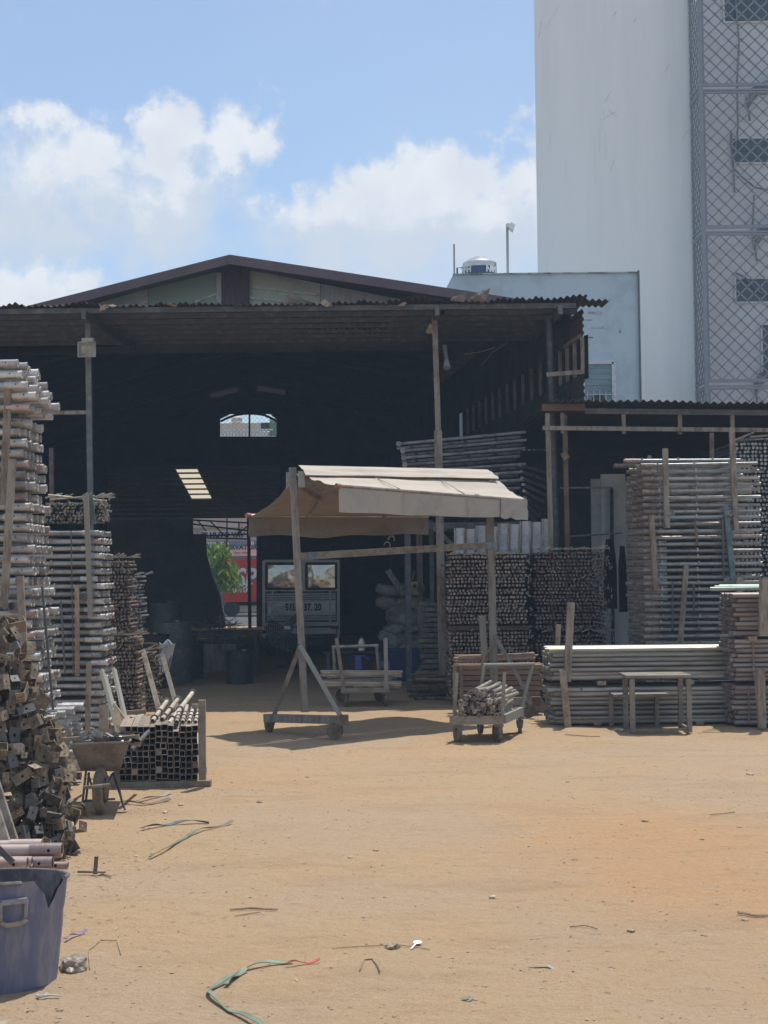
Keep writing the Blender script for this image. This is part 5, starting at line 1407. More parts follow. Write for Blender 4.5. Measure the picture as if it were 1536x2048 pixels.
for r_ in range(8):
    nn_ = (11, 10, 10, 10, 9, 8, 6, 3)[r_]
    for i in range(nn_):
        t_ = .53 + (i - (nn_ - 1) / 2) * .086 + rs.gauss(0, .015)
        if t_ < .05 or t_ > .97: continue
        p = FLc + wv * t_ + ax * rs.uniform(-.09, .10); p.z = dz + .055 + r_ * .034 + rs.gauss(0, .006)
        o = mobj('tube', rs.choice(me_t)); o.location = p; o.rotation_euler = (rs.gauss(.0, .025), 0, yaw + rs.gauss(0, .05))
        tag(o, 'short capped tube piled on the timber trolley', 'tube', 'tubes piled on the timber trolley')
        mobj('end_cap', me_c, o)
# wire loop hanging on the load
tag(MB().path([W(990, 1408, 14.68), W(993, 1418, 14.66), W(1001, 1420, 14.66), W(1007, 1419, 14.68)], .004, 5).build('wire', GALV), 'bright wire hooked over the trolley tubes', 'wire')

# ---------------------------------------------------------------- rear trolley with long pipes
t2 = thing('trolley', 'low trolley with two tall stakes and long pipes at the shed shadow', 'trolley', (W(730, 1412, 18.9).x, 18.9, 0))
e0, e1 = W(682, 1381, 18.9), W(779, 1380, 18.9); dp = Vector((-.03, .75, 0))
MB().bar(e0, e1, .05, .055).build('deck_beam', TRW, t2); MB().bar(e0 + dp, e1 + dp, .05, .055).build('deck_beam', TRW, t2)
for s in (.05, .35, .65, .95): p = e0 + (e1 - e0) * s; MB().bar(p + Vector((0, .03, .04)), p + dp + Vector((0, -.03, .04)), .12, .02).build('deck_board', WOOD, t2)
for s in (.1, .92):
    for q in (0.02, .95):
        c = e0 + (e1 - e0) * s + dp * q; caster((c.x, c.y, c.z - .03), t2, .09, 1.4 if q > .5 else .15)
MB().bar(W(688, 1378, 18.9), W(673, 1276, 18.9), .045, .04, Vector((0, 1, 0))).build('stake', TRW, t2)
MB().bar(W(773, 1378, 18.88), W(771, 1276, 18.88), .052, .04, Vector((0, 1, 0))).build('stake', mat('blue_grey_stake', (.20, .23, .255), .75, 0, (.27, .26, .24), .45, 6), t2)
for a, b_ in (((664, 1294), (757, 1291)), ((667, 1293), (671, 1372)), ((753, 1291), (760, 1372))):
    MB().cyl(W(*a, 19.6), W(*b_, 19.6), .022, 8).build('handle', GALV, t2)
rs = random.Random(13)
LPM = mat('cream_pipe', (.46, .41, .32), .5, .15, (.36, .30, .23), .45, 4, .15, .1)
for i in range(22):
    r_ = i // 6; y0 = 1372 - r_ * 9.5 + rs.uniform(-3, 3); tl = rs.uniform(-9, 5)
    d_ = 19.0 + (i % 6) * .11
    board_('long_pipe', 'cream dusty pipe piled on the low rear trolley', 'pipe', (W(638 + rs.uniform(0, 22), y0, d_), W(786 + rs.uniform(-6, 20), y0 + tl, d_)), LPM, .036, rnd=True, group='cream pipes on the rear trolley')

# ---------------------------------------------------------------- timber stack on a low cart behind the right trolley
rs = random.Random(14); td_ = 17.75
for r_ in range(8):
    for q in range(3):
        z = .12 + r_ * .062
        x0 = X(908, td_) + rs.uniform(0, .06) + (.05 if r_ < 6 else 0); x1 = X(1082, td_) + rs.uniform(-.05, .03)
        o = MB().bar((x0, td_ + q * .14, z), (x1, td_ + q * .14, z + rs.uniform(-.004, .004)), .12, .052).build('timber_board', PLANK)
        tag(o, ('front', 'middle', 'rear')[q] + ' reddish board behind the trolley, ' + nth(r_) + ' layer from the ground', 'board', 'reddish boards stacked behind the trolley')
for i in range(14):
    py = 1322 - (i % 7) * 1.4 + rs.uniform(-2, 2)
    a, b_ = W(905 + rs.uniform(0, 14), py + rs.uniform(-2, 3), td_ + (i % 5) * .08), W(1075 + rs.uniform(-12, 6), py - rs.uniform(0, 12), td_ + (i % 5) * .08)
    board_('brace_rod', 'rusty rod with pale tips on the timber stack', 'rod', (a, b_), mat('rusty_rod', (.28, .19, .145), .7, .1, (.4, .33, .26), .4, 5, .2), .022, rnd=True, group='rods lying on the timber stack')
for px in (909, 923):
    board_('stake', 'thin dark stake at the left end of the timber stack' if px == 923 else 'thin pale stake at the left end of the timber stack', 'stake', (W(px, 1430, 17.6), W(px, 1330, 17.6)), TRW if px == 909 else RUSTY, .04)
    
# ---------------------------------------------------------------- steel bench before the long pipes
bn = thing('steel_bench', 'small grey steel table with a lower shelf before the long pipes', 'bench', (W(1320, 1460, 15.5).x, 15.6, 0))
BNM = mat('bench_steel', (.25, .225, .19), .75, .15, (.17, .15, .13), .45, 7, 0, .2)
d0, d1 = 15.45, 15.95
zt_, zs = Z(1353, d0, 1320), Z(1398, d0, 1300)
xA, xB = X(1253, d0, 1355), X(1384, d0, 1355)
MB().box(((xA + xB) / 2, (d0 + d1) / 2, zt_), (xB - xA, d1 - d0 + .02, .025)).build('top', BNM, bn)
for x in (xA + .06, xB - .03):
    for y in (d0 + .03, d1 - .03): MB().box((x, y, zt_ / 2 - .01), (.05, .05, zt_ - .03)).build('leg', BNM, bn)
MB().box(((xA + xB) / 2 - .11, d1 + .1, zs), (xB - xA - .08, .36, .028)).build('shelf', BNM, bn)
for x in (xA - .06, xB - .24): MB().box((x, d1 + .2, zs / 2 - .01), (.045, .045, zs - .03)).build('shelf_leg', BNM, bn)
MB().bar((xA + .06, d0 + .03, .035), (xB - .03, d0 + .03, .035), .03, .025).build('foot_rail', BNM, bn)
MB().bar((xB - .03, d0 + .05, .04), (xB - .03, d1 - .05, .04), .03, .025).build('foot_rail', BNM, bn)

# ---------------------------------------------------------------- small truck parked inside
KD = 30.5
kx0, kx1 = X(525, KD, 1200), X(681, KD, 1200)
kc = (kx0 + kx1) / 2; kw = kx1 - kx0
tk = thing('truck', 'small grey truck parked inside the shed, tailgate lettered 51', 'truck', (kc, KD, 0))
TKM = mat('truck_grey', (.44, .44, .43), .45, .3, (.38, .37, .35), .45, 3, 0, .1)
TKD = mat('truck_dark', (.10, .10, .105), .5, .2, None, .4, 4, 0, .1)
zz = lambda py: Z(py, KD, 603)
MB().box((kc, KD + 1.5, (zz(1274) + zz(1122)) / 2), (kw - .03, 2.9, zz(1122) - zz(1274) - .02)).build('box_body', TKD, tk)
fr = MB()
for (a, b_) in (((527, 1122), (679, 1122)), ((527, 1180), (679, 1180))): fr.bar(W(*a, KD), W(*b_, KD), .07, .05)
for px in (528, 677): fr.bar(W(px, 1122, KD - .01), W(px, 1275, KD - .01), .06, .07, Vector((0, 1, 0)))
for px in (606,): fr.bar(W(px, 1122, KD - .012), W(px, 1182, KD - .012), .10, .05, Vector((0, 1, 0)))
fr.build('rear_frame', TKM, tk)
wavy = bpy.data.materials.new('wavy_plastic_pane'); wavy.use_nodes = True
N_, L_ = wavy.node_tree.nodes, wavy.node_tree.links
b0 = N_['Principled BSDF']; b0.inputs['Base Color'].default_value = (.15, .13, .105, 1); b0.inputs['Roughness'].default_value = .08; b0.inputs['Specular IOR Level'].default_value = 1.0; b0.inputs['Metallic'].default_value = .55
b0.inputs['Base Color'].default_value = (.50, .48, .44, 1)
nz_ = N_.new('ShaderNodeTexNoise'); nz_.inputs['Scale'].default_value = 1.6; nz_.inputs['Detail'].default_value = 2
bp_ = N_.new('ShaderNodeBump'); bp_.inputs['Strength'].default_value = .5; bp_.inputs['Distance'].default_value = .08
tcx = N_.new('ShaderNodeTexCoord'); L_.new(tcx.outputs['Object'], nz_.inputs['Vector']); L_.new(nz_.outputs[0], bp_.inputs['Height']); L_.new(bp_.outputs[0], b0.inputs['Normal'])
for (px0, px1) in ((533, 600), (613, 672)):
    a, b_ = W(px0, 1178, KD), W(px1, 1127, KD)
    gk = MB()
    for (p0_, p1_) in (((a.x, a.z), (b_.x, a.z)), ((b_.x, a.z), (b_.x, b_.z)), ((b_.x, b_.z), (a.x, b_.z)), ((a.x, b_.z), (a.x, a.z))): gk.bar((p0_[0], KD - .035, p0_[1]), (p1_[0], KD - .035, p1_[1]), .05, .045)
    gk.build('window_seal', BLACK, tk)
    p = MB().sheet(lambda u, v: (a.x + (b_.x - a.x) * u, KD - .006 - .012 * math.sin(math.pi * u) * math.sin(math.pi * v), a.z + (b_.z - a.z) * v), 8, 6, .004, (0, 1, 0)).build('rear_window', wavy, tk)
tg = MB().box((kc, KD - .03, (zz(1186) + zz(1240)) / 2), (kw - .16, .05, zz(1186) - zz(1240))).build('tailgate', TKD, tk)  # dark colour paints the shade in the gaps between the ribs
for py in (1188, 1192.5, 1197, 1201.5, 1229.5, 1234, 1238.5): MB().bar((kx0 + .09, KD - .07, zz(py)), (kx1 - .09, KD - .07, zz(py)), .03, .028).build('rib', TKM, tg)
MB().box((kc, KD - .06, (zz(1203) + zz(1228)) / 2), (kw - .2, .02, zz(1203) - zz(1228))).build('plate_field', mat('plate_field', (.60, .60, .585), .5, .2, None, .4, 4, 0, .05), tg)
text('51L', .19, W(581, 1215, KD - .075), FACE, INK, 'letters', tg, sx=.75, font_w=.008); text('37. 20', .19, W(625, 1215, KD - .075), FACE, INK, 'letters', tg, sx=.75, font_w=.008)
MB().box((kc, KD - .05, zz(1248)), (kw - .1, .08, .07)).build('bumper', TKM, tk)
MB().box((kc + .2, KD - .03, zz(1262)), (kw - .6, .05, .12)).build('underrun_panel', TKM, tk)
for s in (-1, 1):
    MB().cyl((kc + s * (kw / 2 - .12) - .08, KD + .5, .29), (kc + s * (kw / 2 - .12) + .08, KD + .5, .29), .29, 20).build('wheel', BLACK, tk)
    MB().box((kc + s * (kw / 2 - .12), KD - .06, zz(1255)), (.16, .03, .07)).build('tail_lamp', mat('tail_lamp', (.25, .03, .02), .4), tk)

for px in (545, 660):
    MB().bar(W(px, 1182, KD - .06), W(px, 1244, KD - .06), .035, .03, Vector((0, 1, 0))).build('tailgate_post', TKM, tk)
for px in (556, 650):
    MB().cyl(W(px, 1184, KD - .09), W(px + 5, 1184, KD - .09), .022, 8).build('latch', BLACK, tk)
MB().box((kc, KD + .25, zz(1285)), (kw - .2, .5, .12)).build('chassis', BLACK, tk)
for px in (540, 668): MB().box(W(px, 1282, KD - .02), (.17, .02, .2)).build('mud_flap', BLACK, tk)
# ---------------------------------------------------------------- things in the shade of the shed
fd = 27.0
fc = W(575, 1256, fd); frd = .40
fan = thing('pedestal_fan', 'big dark pedestal fan standing before the truck', 'fan', (fc.x, fd, 0))
mb = MB()
for i in range(9):
    r_ = frd * (.2 + .8 * i / 8); mb.path([(fc.x + r_ * math.cos(R(q)), fd - .08 + .06 * (i / 8) ** 2, fc.z + r_ * math.sin(R(q))) for q in range(0, 361, 15)], .005, 4)
for i in range(24):
    a = 2 * math.pi * i / 24; mb.bar((fc.x, fd - .08, fc.z), (fc.x + frd * math.cos(a), fd - .02, fc.z + frd * math.sin(a)), .005)
mb.build('guard', GREYST, fan)
for i in range(3):
    a = 2.1 * i + .4; u_ = Vector((math.cos(a), 0, math.sin(a))); v_ = Vector((-u_.z, 0, u_.x)); c = Vector((fc.x, fd, fc.z))
    MB().prism([c + u_ * .05, c + u_ * .34 + v_ * .05, c + u_ * .33 + v_ * .2, c + u_ * .1 + v_ * .14], (0, .012, 0)).build('blade', BLACK, fan)
MB().cyl((fc.x, fd - .02, fc.z), (fc.x, fd + .3, fc.z), .09, 12).build('motor', BLACK, fan)
MB().box((fc.x - .0, fd - .10, fc.z + .01), (.11, .01, .06)).build('badge', WHITEP, fan)
MB().cyl((fc.x, fd + .1, .03), (fc.x, fd + .1, fc.z - .05), .028, 8).build('stand', BLACK, fan)
MB().cyl((fc.x, fd + .1, 0), (fc.x, fd + .1, .05), .26, 20, .2).build('foot', BLACK, fan)

CHB = mat('blue_plastic', (.06, .10, .33), .4, 0, (.08, .11, .28), .4, 5, 0, 0)
ch = thing('plastic_chair', 'blue plastic armchair behind the rear trolley', 'chair', (X(715, 21.8), 21.8, 0))
cx0 = X(714, 21.8); sz = .26
MB().box((cx0, 21.8, sz), (.3, .3, .03)).build('seat', CHB, ch)
for (sx_, sy_) in ((-1, -1), (1, -1), (-1, 1), (1, 1)): MB().bar((cx0 + sx_ * .15, 21.8 + sy_ * .15, 0), (cx0 + sx_ * .13, 21.8 + sy_ * .13, sz - .015), .035).build('leg', CHB, ch)
MB().sheet(lambda u, v: (cx0 - .05 + .1 * u, 21.96 + .05 * v, sz + .02 + .2 * v), 4, 4, .02, (0, 1, 0)).build('backrest', CHB, ch)
for s in (-1, 1): MB().path([(cx0 + s * .14, 21.66, sz), (cx0 + s * .16, 21.66, sz + .16), (cx0 + s * .16, 21.8, sz + .18), (cx0 + s * .05, 21.98, sz + .22)], .016, 6).build('armrest', CHB, ch)
tb = thing('low_table', 'dark low table with a white bottle behind the rear trolley', 'table', (X(700, 23), 23, 0))
ztb = Z(1303, 23, 700)
MB().box((X(705, 23), 23.0, ztb), (.9, .5, .03)).build('top', BLACK, tb)
for px in (655, 757):
    for y in (22.8, 23.2): MB().bar((X(px, 23) , y, 0), (X(px, 23), y, ztb - .015), .035, .035, Vector((0, 1, 0))).build('leg', DARKST, tb)
bt = thing('bottle', 'white plastic bottle with blue cap standing on the low table', 'bottle', (X(722, 22.9), 22.9, ztb + .015))
MB().path([(X(722, 22.9), 22.9, ztb + .016), (X(722, 22.9), 22.9, ztb + .02), (X(722, 22.9), 22.9, ztb + .15), (X(722, 22.9), 22.9, ztb + .18), (X(722, 22.9), 22.9, ztb + .2)], [.03, .052, .052, .03, .025], 14).build('body', WHITEP, bt)
MB().cyl((X(722, 22.9), 22.9, ztb + .2), (X(722, 22.9), 22.9, ztb + .225), .027, 12).build('cap', CHB, bt)
MB().cyl((X(722, 22.9), 22.9, ztb + .06), (X(722, 22.9), 22.9, ztb + .11), .0535, 14).build('label_band', mat('yellow_label', (.5, .5, .2), .6), bt)
# blue crate-like tub
bx = thing('blue_bin', 'dark blue plastic bin beside the sacks', 'bin', (X(806, 23.5), 23.5, 0))
p0, p1 = W(778, 1300, 23.5), W(836, 1300, 23.5); c = (p0.x + p1.x) / 2; hw = (p1.x - p0.x) / 2
mb = MB(); mb.add([(c - hw * .9, 23.3, 0), (c + hw * .9, 23.3, 0), (c + hw * .9, 23.8, 0), (c - hw * .9, 23.8, 0), (c - hw, 23.25, p0.z), (c + hw, 23.25, p0.z), (c + hw, 23.85, p0.z), (c - hw, 23.85, p0.z)], [(3, 2, 1, 0), (0, 1, 5, 4), (1, 2, 6, 5), (2, 3, 7, 6), (3, 0, 4, 7)])
mb.build('wall', mat('dark_blue_plastic', (.03, .055, .16), .5, 0, (.05, .07, .15), .4, 4, 0, 0), bx, smooth=False)
MB().path([(c - hw, 23.25, p0.z), (c + hw, 23.25, p0.z), (c + hw, 23.85, p0.z), (c - hw, 23.85, p0.z), (c - hw, 23.25, p0.z)], .02, 6).build('rim', MATS['dark_blue_plastic'], bx)
# sacks
SACK = mat('dusty_sack', (.27, .255, .235), .9, 0, (.17, .155, .14), .45, 4, .2, .4)
rs = random.Random(15)
def sack(p, w_, d_, h_, i):
    bm = bmesh.new(); bmesh.ops.create_icosphere(bm, subdivisions=3, radius=1)
    for v in bm.verts:
        q = v.co; e = lambda t_: math.copysign(abs(t_) ** .6, t_)
        n_ = noise.noise(Vector(q) * 2.2 + Vector((i * 3.1, 0, 0))) * .14
        v.co = Vector((e(q.x) * w_ * (1 + n_), e(q.y) * d_ * (1 + n_), e(q.z) * h_ * (1 + n_ * 1.5)))
    me = bpy.data.meshes.new('sack'); bm.to_mesh(me); bm.free(); me.materials.append(SACK); me.shade_smooth()
    o = mobj('sack', me); o.location = p; o.rotation_euler = (rs.gauss(0, .12), rs.gauss(0, .2), rs.gauss(0, .6))
    tag(o, 'dusty grey sack in the pile inside the shed', 'sack', 'dusty sacks piled inside the shed')
i = 0
for r_ in range(9):
    for c_ in range(4 if r_ < 5 else 3 if r_ < 7 else 2):
        sack((X(790 + c_ * 27 + (12 if r_ % 2 else 0) - (8 if r_ > 6 else 0), 25.5) + rs.gauss(0, .07), 25.4 + rs.gauss(0, .16) + .04 * r_, .11 + r_ * .16 + rs.gauss(0, .02)), .2 * rs.uniform(.8, 1.35), .28, .10 * rs.uniform(.85, 1.25), i); i += 1
# rods heaped on the floor right of the rear trolley
for i in range(40):
    a = W(815 + rs.uniform(0, 25), 1402 - rs.uniform(0, 42), 19.6 + rs.uniform(0, 1.2)); a.z = max(.03, rs.random() ** 1.6 * .32)
    v = Vector((rs.uniform(.25, .5), rs.uniform(-.1, .3), rs.uniform(-.06, .03)))
    p, q_ = a, a + v
    if q_.z < .02: q_.z = .02
    board_('short_pole', 'dark short pole in the floor heap left of the brace bundles', 'pole', (p, q_), DUSTW if i % 2 else RUSTY, .045, rnd=True, group='short poles heaped left of the brace bundles')
# grey layered stuff behind: stacked boards left of the brown braces
for i in range(16):
    z = .1 + i * .075
    o = MB().bar((X(845, 22) + rs.uniform(-.06, .04), 21.9, z), (X(892, 22) + rs.uniform(-.03, .03), 21.9 + rs.uniform(-.1, .1), z + rs.uniform(-.01, .01)), .4, .05).build('flat_stack_board', DUSTW); tag(o, 'grey board stacked behind the brown braces, ' + nth(i) + ' from the ground', 'board', 'grey boards stacked behind the brown braces')
# switch box on a post
sb = thing('switch_box', 'small pale switch box on a post inside the shed', 'box', W(829, 1190, 23.5))
MB().box(W(829, 1176, 23.5), (.11, .08, .2)).build('case', WOOD, sb); MB().box(W(829, 1172, 23.45), (.05, .03, .05)).build('switch', BLACK, sb)
MB().bar(W(824, 1161, 23.5), W(829, 1142, 23.5), .02).build('conduit', WOOD, sb)
MB().bar(W(842, 1400, 23.6), W(838, 1020, 23.6), .09, .09, Vector((0, 1, 0))).build('post', DUSTW, sb)
for (lb, a, b_, d, w_, m_) in (('grey upright pole behind the awning beam', (862, 1040), (866, 1330), 21.9, .06, DARKST), ('slanted plank leaning behind the sacks', (775, 1140), (808, 1190), 25.0, .1, DUSTW), ('diagonal rail under the frame rack', (868, 1055), (905, 1090), 21.0, .06, DUSTW), ('slim upright pole left of the brace bundles', (884, 1100), (880, 1290), 20.9, .05, DARKST)):
    board_('pole', lb, 'pole', (W(*b_, d), W(*a, d)), m_, w_)
for i, (px, py) in enumerate(((783, 1078), (774, 1090))):
    c = W(px, py, 17.6); o = thing('pipe_clamp', ('upper' if i == 0 else 'lower') + ' bright clamp hooked over the awning beam', 'clamp', c)
    MB().path([c + Vector((.035 * math.cos(R(q)), 0, .035 * math.sin(R(q)))) for q in range(-40, 220, 20)], .008, 6).build('jaw', GALV, o)
# clutter at the left inside: workbench, tyre rack, tangled wire, gas bottle-like drums
wbn = thing('workbench', 'dark cluttered workbench in the left of the shed', 'workbench', (X(450, 25), 25, 0))
MB().box((X(450, 25), 25, .72), (1.3, .6, .05)).build('top', BLACK, wbn)
for px in (385, 512):
    for y in (24.8, 25.2): MB().bar((X(px, 25), y, 0), (X(px, 25), y, .7), .06, .06, Vector((0, 1, 0))).build('leg', BLACK, wbn)
mb = MB()
for i in range(60):
    p = Vector((X(rs.uniform(405, 465), 26.5), 26.5 + rs.uniform(-.3, .3), rs.uniform(.5, .82))); mb.path([p + Vector((rs.gauss(0, .12), rs.gauss(0, .1), rs.gauss(0, .1))) for _ in range(4)], .006, 4)
o = mb.build('wire_tangle', GREYST); tag(o, 'tangled bright wire piled behind the workbench', 'wire', kind='stuff')
o = MB().box((X(435, 26.5), 26.5, .24), (.7, .6, .48)).build('crate', DUSTW); tag(o, 'dull box under the tangled wire', 'crate')
for i, (px, d, r_, h_) in enumerate(((300, 22.5, .28, .8), (345, 23.5, .3, .95), (372, 24.5, .28, .6), (330, 27, .3, 1.2), (478, 23.2, .2, .5))):
    o = thing('drum', ['steel drum nearest the left brace bundles', 'steel drum beside the woven bag', 'short drum left of the workbench', 'tall drum furthest back at left', 'small drum right of the workbench'][i], 'drum', (X(px, d), d, 0))
    mb = MB(); mb.cyl((X(px, d), d, 0), (X(px, d), d, h_), r_, 20)
    for q in (.02, .36, .68, .98): mb.cyl((X(px, d), d, h_ * q - .015), (X(px, d), d, h_ * q + .015), r_ * 1.035, 20)
    mb.build('shell', DARKST if i % 2 else BLACK, o); MB().cyl((X(px, d) + .08, d - .05, h_), (X(px, d) + .08, d - .05, h_ + .03), .035, 8).build('bung', GREYST, o)
o = thing('blue_pipe_post', 'slim blue plastic post left of the fan', 'post', (X(513, 26), 26, 0)); MB().bar((X(513, 26), 26, 0), (X(513, 26), 26, Z(1302, 26, 513)), .09, .03, Vector((0, 1, 0))).build('board', CHB, o); MB().box((X(509, 26), 26, Z(1322, 26, 510)), (.16, .05, .1)).build('seat_edge', CHB, o)
# coats on the rail
CLO = mat('dark_cloth', (.02, .022, .03), .95, 0, (.035, .037, .05), .5, 5, .2, .3)
for i, (px, py, w_, h_) in enumerate(((1218, 1078, .17, .95), (1244, 1092, .10, .9))):
    c = W(px, py, 20.5)
    o = MB().sheet(lambda u, v: (c.x - w_ / 2 * (.5 + .5 * min(1, v * 3)) + w_ * (.5 + .5 * min(1, v * 3)) * u, 20.5 + .04 * math.sin(u * 11 + i) , c.z - h_ * v), 12, 8, .05, (0, 1, 0)).build('hanging_cloth', CLO); tag(o, ['dark long coat hanging before the white panels', 'narrow dark cloth hanging beside the right frame stack'][i], 'cloth')
# flood light on the left canopy post
fl = thing('flood_light', 'square pale flood light on the left canopy post', 'flood light', W(175, 715, 20.35))
c = W(175, 700, 20.32); 
MB().add([c + Vector(v) for v in ((-.115, -.05, -.1), (.115, -.05, -.1), (.115, -.05, .1), (-.115, -.05, .1), (-.08, .06, -.07), (.08, .06, -.07), (.08, .06, .07), (-.08, .06, .07))], [(0, 1, 2, 3), (7, 6, 5, 4), (0, 4, 5, 1), (1, 5, 6, 2), (2, 6, 7, 3), (3, 7, 4, 0)]).build('housing', mat('lamp_grey', (.36, .35, .32), .6), fl, smooth=False)
MB().box(c + Vector((0, -.055, -.005)), (.13, .01, .10)).build('glass', mat('yellowed_glass', (.42, .37, .25), .3), fl)
fr = MB()
for (a, b_) in (((-.115, -.1), (.115, -.1)), ((.115, -.1), (.115, .1)), ((.115, .1), (-.115, .1)), ((-.115, .1), (-.115, -.1))): fr.bar(c + Vector((a[0], -.055, a[1])), c + Vector((b_[0], -.055, b_[1])), .02, .014)
fr.build('bezel', mat('lamp_grey', (.36, .35, .32), .6), fl); MB().box(c + Vector((.01, -.0, .13)), (.16, .1, .055)).build('driver_box', MATS['lamp_grey'], fl)
MB().bar(c + Vector((0, .04, 0)), c + Vector((0, .16, 0)), .03).build('arm', BLACK, fl)
# lamp on the middle post
ml = thing('horn_lamp', 'old horn lamp hanging on the middle canopy post', 'lamp', W(893, 735, 20.4))
MB().cyl(W(889, 690, 20.4), W(893, 722, 20.4), .03, 8).build('arm', DARKST, ml); MB().cyl(W(893, 720, 20.4), W(894, 736, 20.35), .03, 12, .055).build('shade', DUSTW, ml)
bl = thing('wall_horn', 'pale funnel at the top of the middle canopy post', 'horn', W(860, 660, 20.45)); MB().cyl(W(862, 650, 20.45), W(858, 664, 20.4), .03, 12, .045).build('shell', WOOD, bl)
board_('pole', 'slim brown pole standing in the dark behind the second left stack', 'pole', (W(104, 1010, 21.0), W(103, 896, 21.0)), mat('brown_stake', (.18, .13, .11), .85), .06)
for i, pts in enumerate((((928, 708), (960, 704), (990, 695)), ((962, 732), (985, 705), (1015, 685)))):
    o = MB().path([W(x, y_, 22.5) for x, y_ in pts], .008, 5).build('hanging_wire', GALV); tag(o, ['thin wire strung level under the canopy at right', 'thin wire slanting up under the canopy at right'][i], 'wire')

# ================================================================ litter on the yard
def strap(label, pts, m_, w_=.02, lift=.006, cat='strap', name='strap'):
    P = [G(x, y_) for x, y_ in pts]; mb = MB(); vs = []; fs = []
    # smooth polyline
    Q = []
    for i in range(len(P) - 1):
        p0, p1, p2, p3 = P[max(i - 1, 0)], P[i], P[i + 1], P[min(i + 2, len(P) - 1)]
        for k in range(5):
            t_ = k / 5; Q.append(.5 * ((2 * p1) + (p2 - p0) * t_ + (2 * p0 - 5 * p1 + 4 * p2 - p3) * t_ ** 2 + (3 * p1 - p0 - 3 * p2 + p3) * t_ ** 3))
    Q.append(P[-1])
    for i, p in enumerate(Q):
        a, s, t_ = frame_of(Vector((0, 0, 0)), Q[min(i + 1, len(Q) - 1)] - Q[max(i - 1, 0)])
        tw = .5 * math.sin(i * .55); zz_ = gz(p.x, p.y) + lift + .008 * (1 + math.sin(i * .7))
        c = Vector((p.x, p.y, zz_)); sv = s * math.cos(tw) * w_ / 2 + Vector((0, 0, 1)) * math.sin(tw) * w_ / 2
        vs += [c - sv, c + sv, c - sv + Vector((0, 0, .003)), c + sv + Vector((0, 0, .003))]
    for i in range(len(Q) - 1):
        b = i * 4; n_ = b + 4
        fs += [(b, b + 1, n_ + 1, n_), (b + 2, n_ + 2, n_ + 3, b + 3), (b, n_, n_ + 2, b + 2), (b + 1, b + 3, n_ + 3, n_ + 1)]
    mb.add(vs, fs); o = mb.build(name, m_); tag(o, label, cat); return o
GSTR = mat('green_strap', (.15, .21, .14), .5, 0, (.22, .26, .19), .4, 7, 0, 0)
strap('faded green packing strap curling at the bottom edge', [(530, 2060), (470, 2030), (428, 2003), (418, 1985), (450, 1968), (480, 1945), (530, 1933), (586, 1929)], GSTR, .019)
strap('green strap end doubled over the curling strap', [(452, 1976), (470, 1958), (492, 1945)], GSTR, .02)
strap('thin red strap tip beside the green strap', [(572, 1936), (600, 1932), (640, 1929)], mat('red_strap', (.5, .12, .09), .5), .012)
strap('dark rubber strip lying right of the bracket heap', [(284, 1663), (320, 1653), (360, 1649), (418, 1648)], DARKST, .03)
strap('long thin green strap behind the rubber strip', [(300, 1720), (345, 1694), (385, 1672), (425, 1660), (465, 1648)], mat('dull_green_strap', (.24, .25, .19), .6), .018)
strap('brown rubber strip near the square tubes', [(245, 1606), (290, 1609), (340, 1600)], RUSTY, .03)
strap('thin green strip near the square tubes', [(275, 1604), (310, 1596), (341, 1586)], GREENST, .025)
strap('purple ribbon scrap beside the tub', [(131, 1890), (150, 1878), (172, 1872)], mat('purple_ribbon', (.30, .20, .42), .6), .015)
TWIG = mat('dry_twig', (.40, .32, .22), .9, 0, (.25, .19, .13), .5, 10, .2, .2)
def twig(label, pts, r=.004, m_=TWIG, group=None):
    P = []
    for x, y_ in pts:
        p = G(x, y_); P.append(Vector((p.x, p.y, gz(p.x, p.y) + r + .002 + random.uniform(0, .006))))
    o = MB().path(P, r, 5).build('twig', m_); tag(o, label, 'twig', group)
for lb, pts, r in (('pale straw stick in mid yard left', [(460, 1822), (500, 1818), (555, 1823)], .005), ('second straw stick below it', [(470, 1832), (520, 1828)], .003),
    ('curved wire-like twig left of the plastic spoon', [(665, 1900), (720, 1896), (800, 1893), (860, 1900)], .002), ('bent twig loop below the spoon', [(720, 1950), (728, 1925), (745, 1922), (755, 1940), (760, 1955)], .003),
    ('thin twig right of mid yard', [(1140, 1853), (1170, 1850), (1195, 1858)], .003), ('straw near the right pipes', [(1130, 1473), (1170, 1475), (1200, 1476)], .005), ('pale straw on the right side', [(1420, 1631), (1470, 1626)], .004),
    ('dark twig at the right edge', [(1475, 1830), (1510, 1834), (1540, 1834)], .006), ('looped root fibre right of the tub', [(180, 1940), (178, 1905), (200, 1885), (235, 1885), (242, 1910)], .0022), ('short twig behind the tub', [(190, 1754), (205, 1748), (222, 1754)], .004)):
    twig(lb, pts, r)
# stake stuck beside the pipe pile
p = G(190, 1748); o = thing('ground_stake', 'short brown stake standing in the dirt behind the tub', 'stake', p); MB().bar(p, W(193, 1713, p.y), .022, .008, Vector((0, 1, 0))).build('shaft', RUSTY, o); MB().bar(p + Vector((-.1, .02, .01)), p + Vector((.06, -.01, .012)), .02, .01).build('foot_splinter', WOOD, o)
